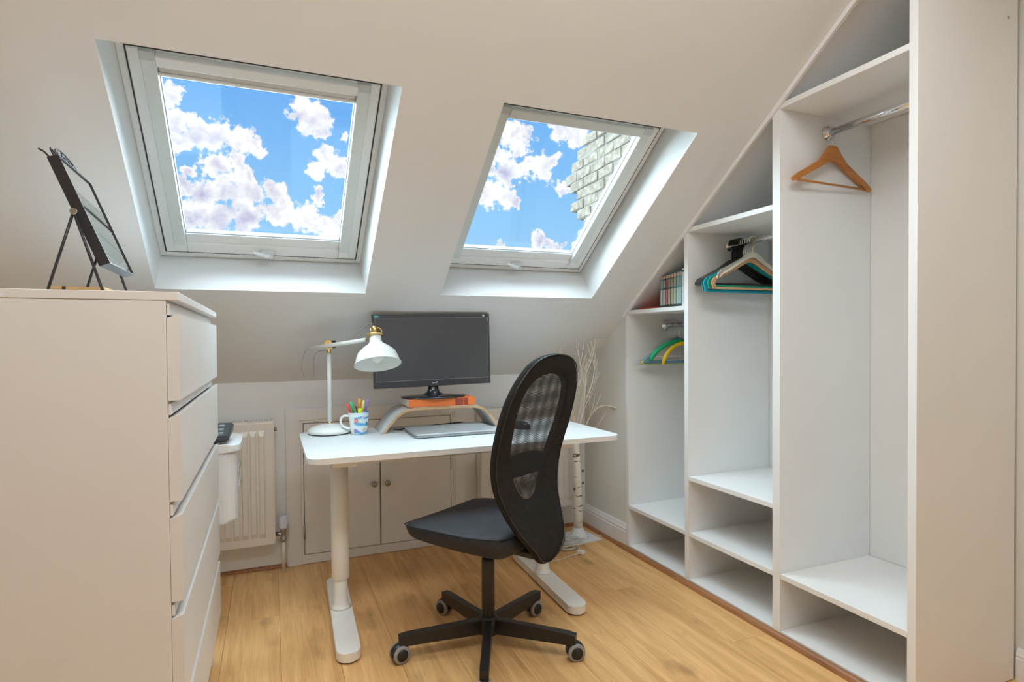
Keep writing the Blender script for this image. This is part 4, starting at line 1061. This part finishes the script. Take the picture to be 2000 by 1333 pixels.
# mechanism, gas lift, base
b = bmesh.new(); box(b, -.10, .10, -.085, .085, .372, .396, .008, 2); box(b, -.235, -.09, -.055, .055, .376, .402, .008, 2); obj('tilt_mechanism', b, BLACKP, oc)
b = bmesh.new(); box(b, -.236, -.205, -.05, .05, .385, .47, .006, 2); obj('back_bracket', b, BLACKP, oc)
b = bmesh.new(); lathe(b, [(.0145, .300), (.0145, .375)], n=20); obj('gas_lift', b, mat('lift_steel', (.16, .13, .10), .3, .8), oc)
b = bmesh.new(); lathe(b, [(.0165, .322), (.0225, .318), (.0235, .305), (.0235, .112), (.0225, .108)], n=24); obj('column_sleeve', b, BLACKP, oc)
b = bmesh.new(); lathe(b, [(.026, .046), (.034, .050), (.035, .080), (.033, .108), (.024, .116)], n=28); obj('hub', b, BLACKP, oc)
for k in range(5):
    ang = R(31.5+72*k)-AZ
    M = Matrix.Rotation(ang, 4, 'Z')
    b = bmesh.new(); pr_ = [(.025, .052), (.025, .106), (.29, .094), (.320, .090), (.320, .058), (.29, .055)]
    prism(b, pr_, -.0145, .0145, 'XZ', bev=.003); b.transform(M); obj('spoke', b, BLACKP, oc)
    tip = M @ Vector((.305, 0, 0)); ca = [R(200), R(120), R(195), R(255), R(-10)][k]-AZ
    d = Vector((cos(ca), sin(ca), 0)); n_ = Vector((-d.y, d.x, 0))
    MC = Matrix.Translation(tip+d*.012) @ Matrix.Rotation(ca, 4, 'Z')
    b = bmesh.new()
    arc = [(.032*cos(R(t)), .031+.032*sin(R(t))) for t in range(-10, 191, 20)]
    prism(b, arc, -.010, .010, 'XZ'); tube(b, [(-.012, 0, .050), (-.012, 0, .075)], .008, 8); b.transform(MC)
    cs = obj('caster', b, BLACKP, oc)
    for s in (-1, 1):
        b = bmesh.new(); lathe(b, [(.024, s*.0105), (.0295, s*.0115), (.030, s*.016), (.0295, s*.021), (.024, s*.022)], (0, 0, .030), 24, 'Y'); b.transform(MC); obj('wheel', b, GREYP, cs)
        b = bmesh.new(); lathe(b, [(.0205, s*.0215), (.020, s*.0240), (.001, s*.0245)], (0, 0, .030), 20, 'Y'); b.transform(MC); obj('wheel_cap', b, BLACKP, cs)

# ------------------------------------------------------------------ birch twig tree
tx_, ty_ = 1.565, 2.865
tr = root('birch_light_tree', 'artificial white birch twig tree standing in the corner on a square base', 'tree', (tx_, ty_, 0))
b = bmesh.new(); V = [(-.10, -.115, .001), (.10, -.085, .001), (.085, .105, .001), (-.105, .085, .001), (-.10, -.115, .006), (.10, -.085, .006), (.085, .105, .006), (-.105, .085, .006)]
vs = [b.verts.new(v) for v in V]
for f in ((0,3,2,1),(4,5,6,7),(0,1,5,4),(1,2,6,5),(2,3,7,6),(3,0,4,7)): b.faces.new([vs[i] for i in f])
lathe(b, [(.060, .005), (.045, .022), (.030, .050), (.026, .060)], n=16); obj('base', b, mat('base_white', (.80, .82, .84), .4), tr)
b = bmesh.new(); pts = [(0, 0, .05), (.002, 0, .12), (-.002, 0, .20), (0, 0, .28), (-.003, 0, .34), (-.004, 0, .40), (-.008, 0, .46), (-.012, 0, .52), (-.012, 0, .56)]
tube(b, pts, [.026, .0245, .026, .0235, .0250, .022, .021, .018, .014], 14); obj('trunk', b, BIRCH, tr)
for (px_, pz_, s) in ((.022, .305, 1), (-.022, .275, -1), (.023, .372, 1)):
    b = bmesh.new(); lathe(b, [(.004, 0), (.007, .006*s), (.005, .012*s), (.001, .013*s)], (px_*.9, -.008, pz_), 10, 'X'); obj('twig_stub', b, mat('stub_dark', (.10, .07, .05), .8), tr)
random.seed(12)
def branch(b, p, d, L, r, depth):
    pts = [p]; n_ = 6; dd = d.normalized()
    for k in range(n_):
        dd = (dd+Vector((random.uniform(-.13, .13), random.uniform(-.13, .13), random.uniform(-.04, .10)))).normalized(); pts.append(pts[-1]+dd*L/n_)
    room = lambda q_: Vector((min(max(q_.x, -.75), .155 if q_.z < 1.2 else .15), min(q_.y, .185 - max(0, (q_.z-.80))*.9 if q_.z > .80 else .185), min(q_.z, 1.10)))
    pts = [room(q_) for q_ in pts]
    tube(b, pts, [r*(1-.75*k/n_) for k in range(n_+1)], 5)
    if depth:
        for k in (2, 3, 4, 5):
            if random.random() < .85:
                s = Vector((random.uniform(-1, 1), random.uniform(-1, .6), random.uniform(.2, 1.0)))
                branch(b, pts[k], (dd+s*.55), L*random.uniform(.35, .6), r*.55, depth-1)
MAIN = [((-.012, 0, .54), (-.10, -.05, 1), .42), ((-.012, 0, .54), (.06, -.1, 1), .46), ((-.012, 0, .55), (.22, -.08, 1), .40), ((-.012, 0, .50), (-.30, -.1, 1), .34), ((-.012, 0, .52), (.02, -.25, 1), .50)]
for p_, d_, L_ in MAIN:
    b = bmesh.new(); branch(b, Vector(p_), Vector(d_), L_, .0075, 2); obj('branch', b, TWIG, tr)
b = bmesh.new(); tube(b, smooth([(-.008, 0, .48), (.045, -.01, .62), (.07, -.02, .68), (.11, -.03, .725), (.150, -.05, .735), (.158, -.14, .728)]), .0035, 6)
for e_ in ((.09, -.04, .80), (.125, -.05, .80), (.06, -.02, .79)): tube(b, [(.068, -.02, .675), ((.068+e_[0])/2+.004, (-.02+e_[1])/2, (.675+e_[2])/2), e_], [.003, .0022, .001], 5)
tube(b, [(.10, -.03, .60), (.125, -.05, .66), (.135, -.08, .70)], [.003, .002, .001], 5); tube(b, [(-.008, 0, .50), (.05, -.01, .57), (.10, -.03, .60)], .003, 5)
obj('branch', b, TWIG, tr)
# coil of white lead and its plug box by the tree
cc = root('cable_coil', 'tangled white lead with a small switch box beside the tree base', 'cable', (1.455, 2.735, 0))
b = bmesh.new(); random.seed(4)
for k in range(12):
    r0 = random.uniform(.035, .068); cx_, cy_ = random.uniform(-.035, .03), random.uniform(-.02, .04); ph = random.uniform(0, 6)
    tube(b, [(cx_+r0*cos(ph+t*.35), cy_+r0*.8*sin(ph+t*.35), .004+.0034*k+.003*sin(t+k)) for t in range(18)], .0024, 6)
tube(b, smooth([(.03, -.02, .004), (.02, -.09, .004), (-.06, -.10, .004), (-.14, -.14, .004), (-.22, -.12, .004)]), .0022, 6)
tube(b, smooth([(.06, .03, .008), (.16, .13, .004), (.22, .125, .004), (.255, .085, .004), (.250, .01, .004)]), .0020, 6)
obj('lead', b, CLEARW, cc)
obj('switch_box', Bx(-.012, .012, -.034, .006, .002, .020, bev=.003), WHITEP, cc, loc=(-.005, -.085, .001), rot=(0, 0, R(25)))
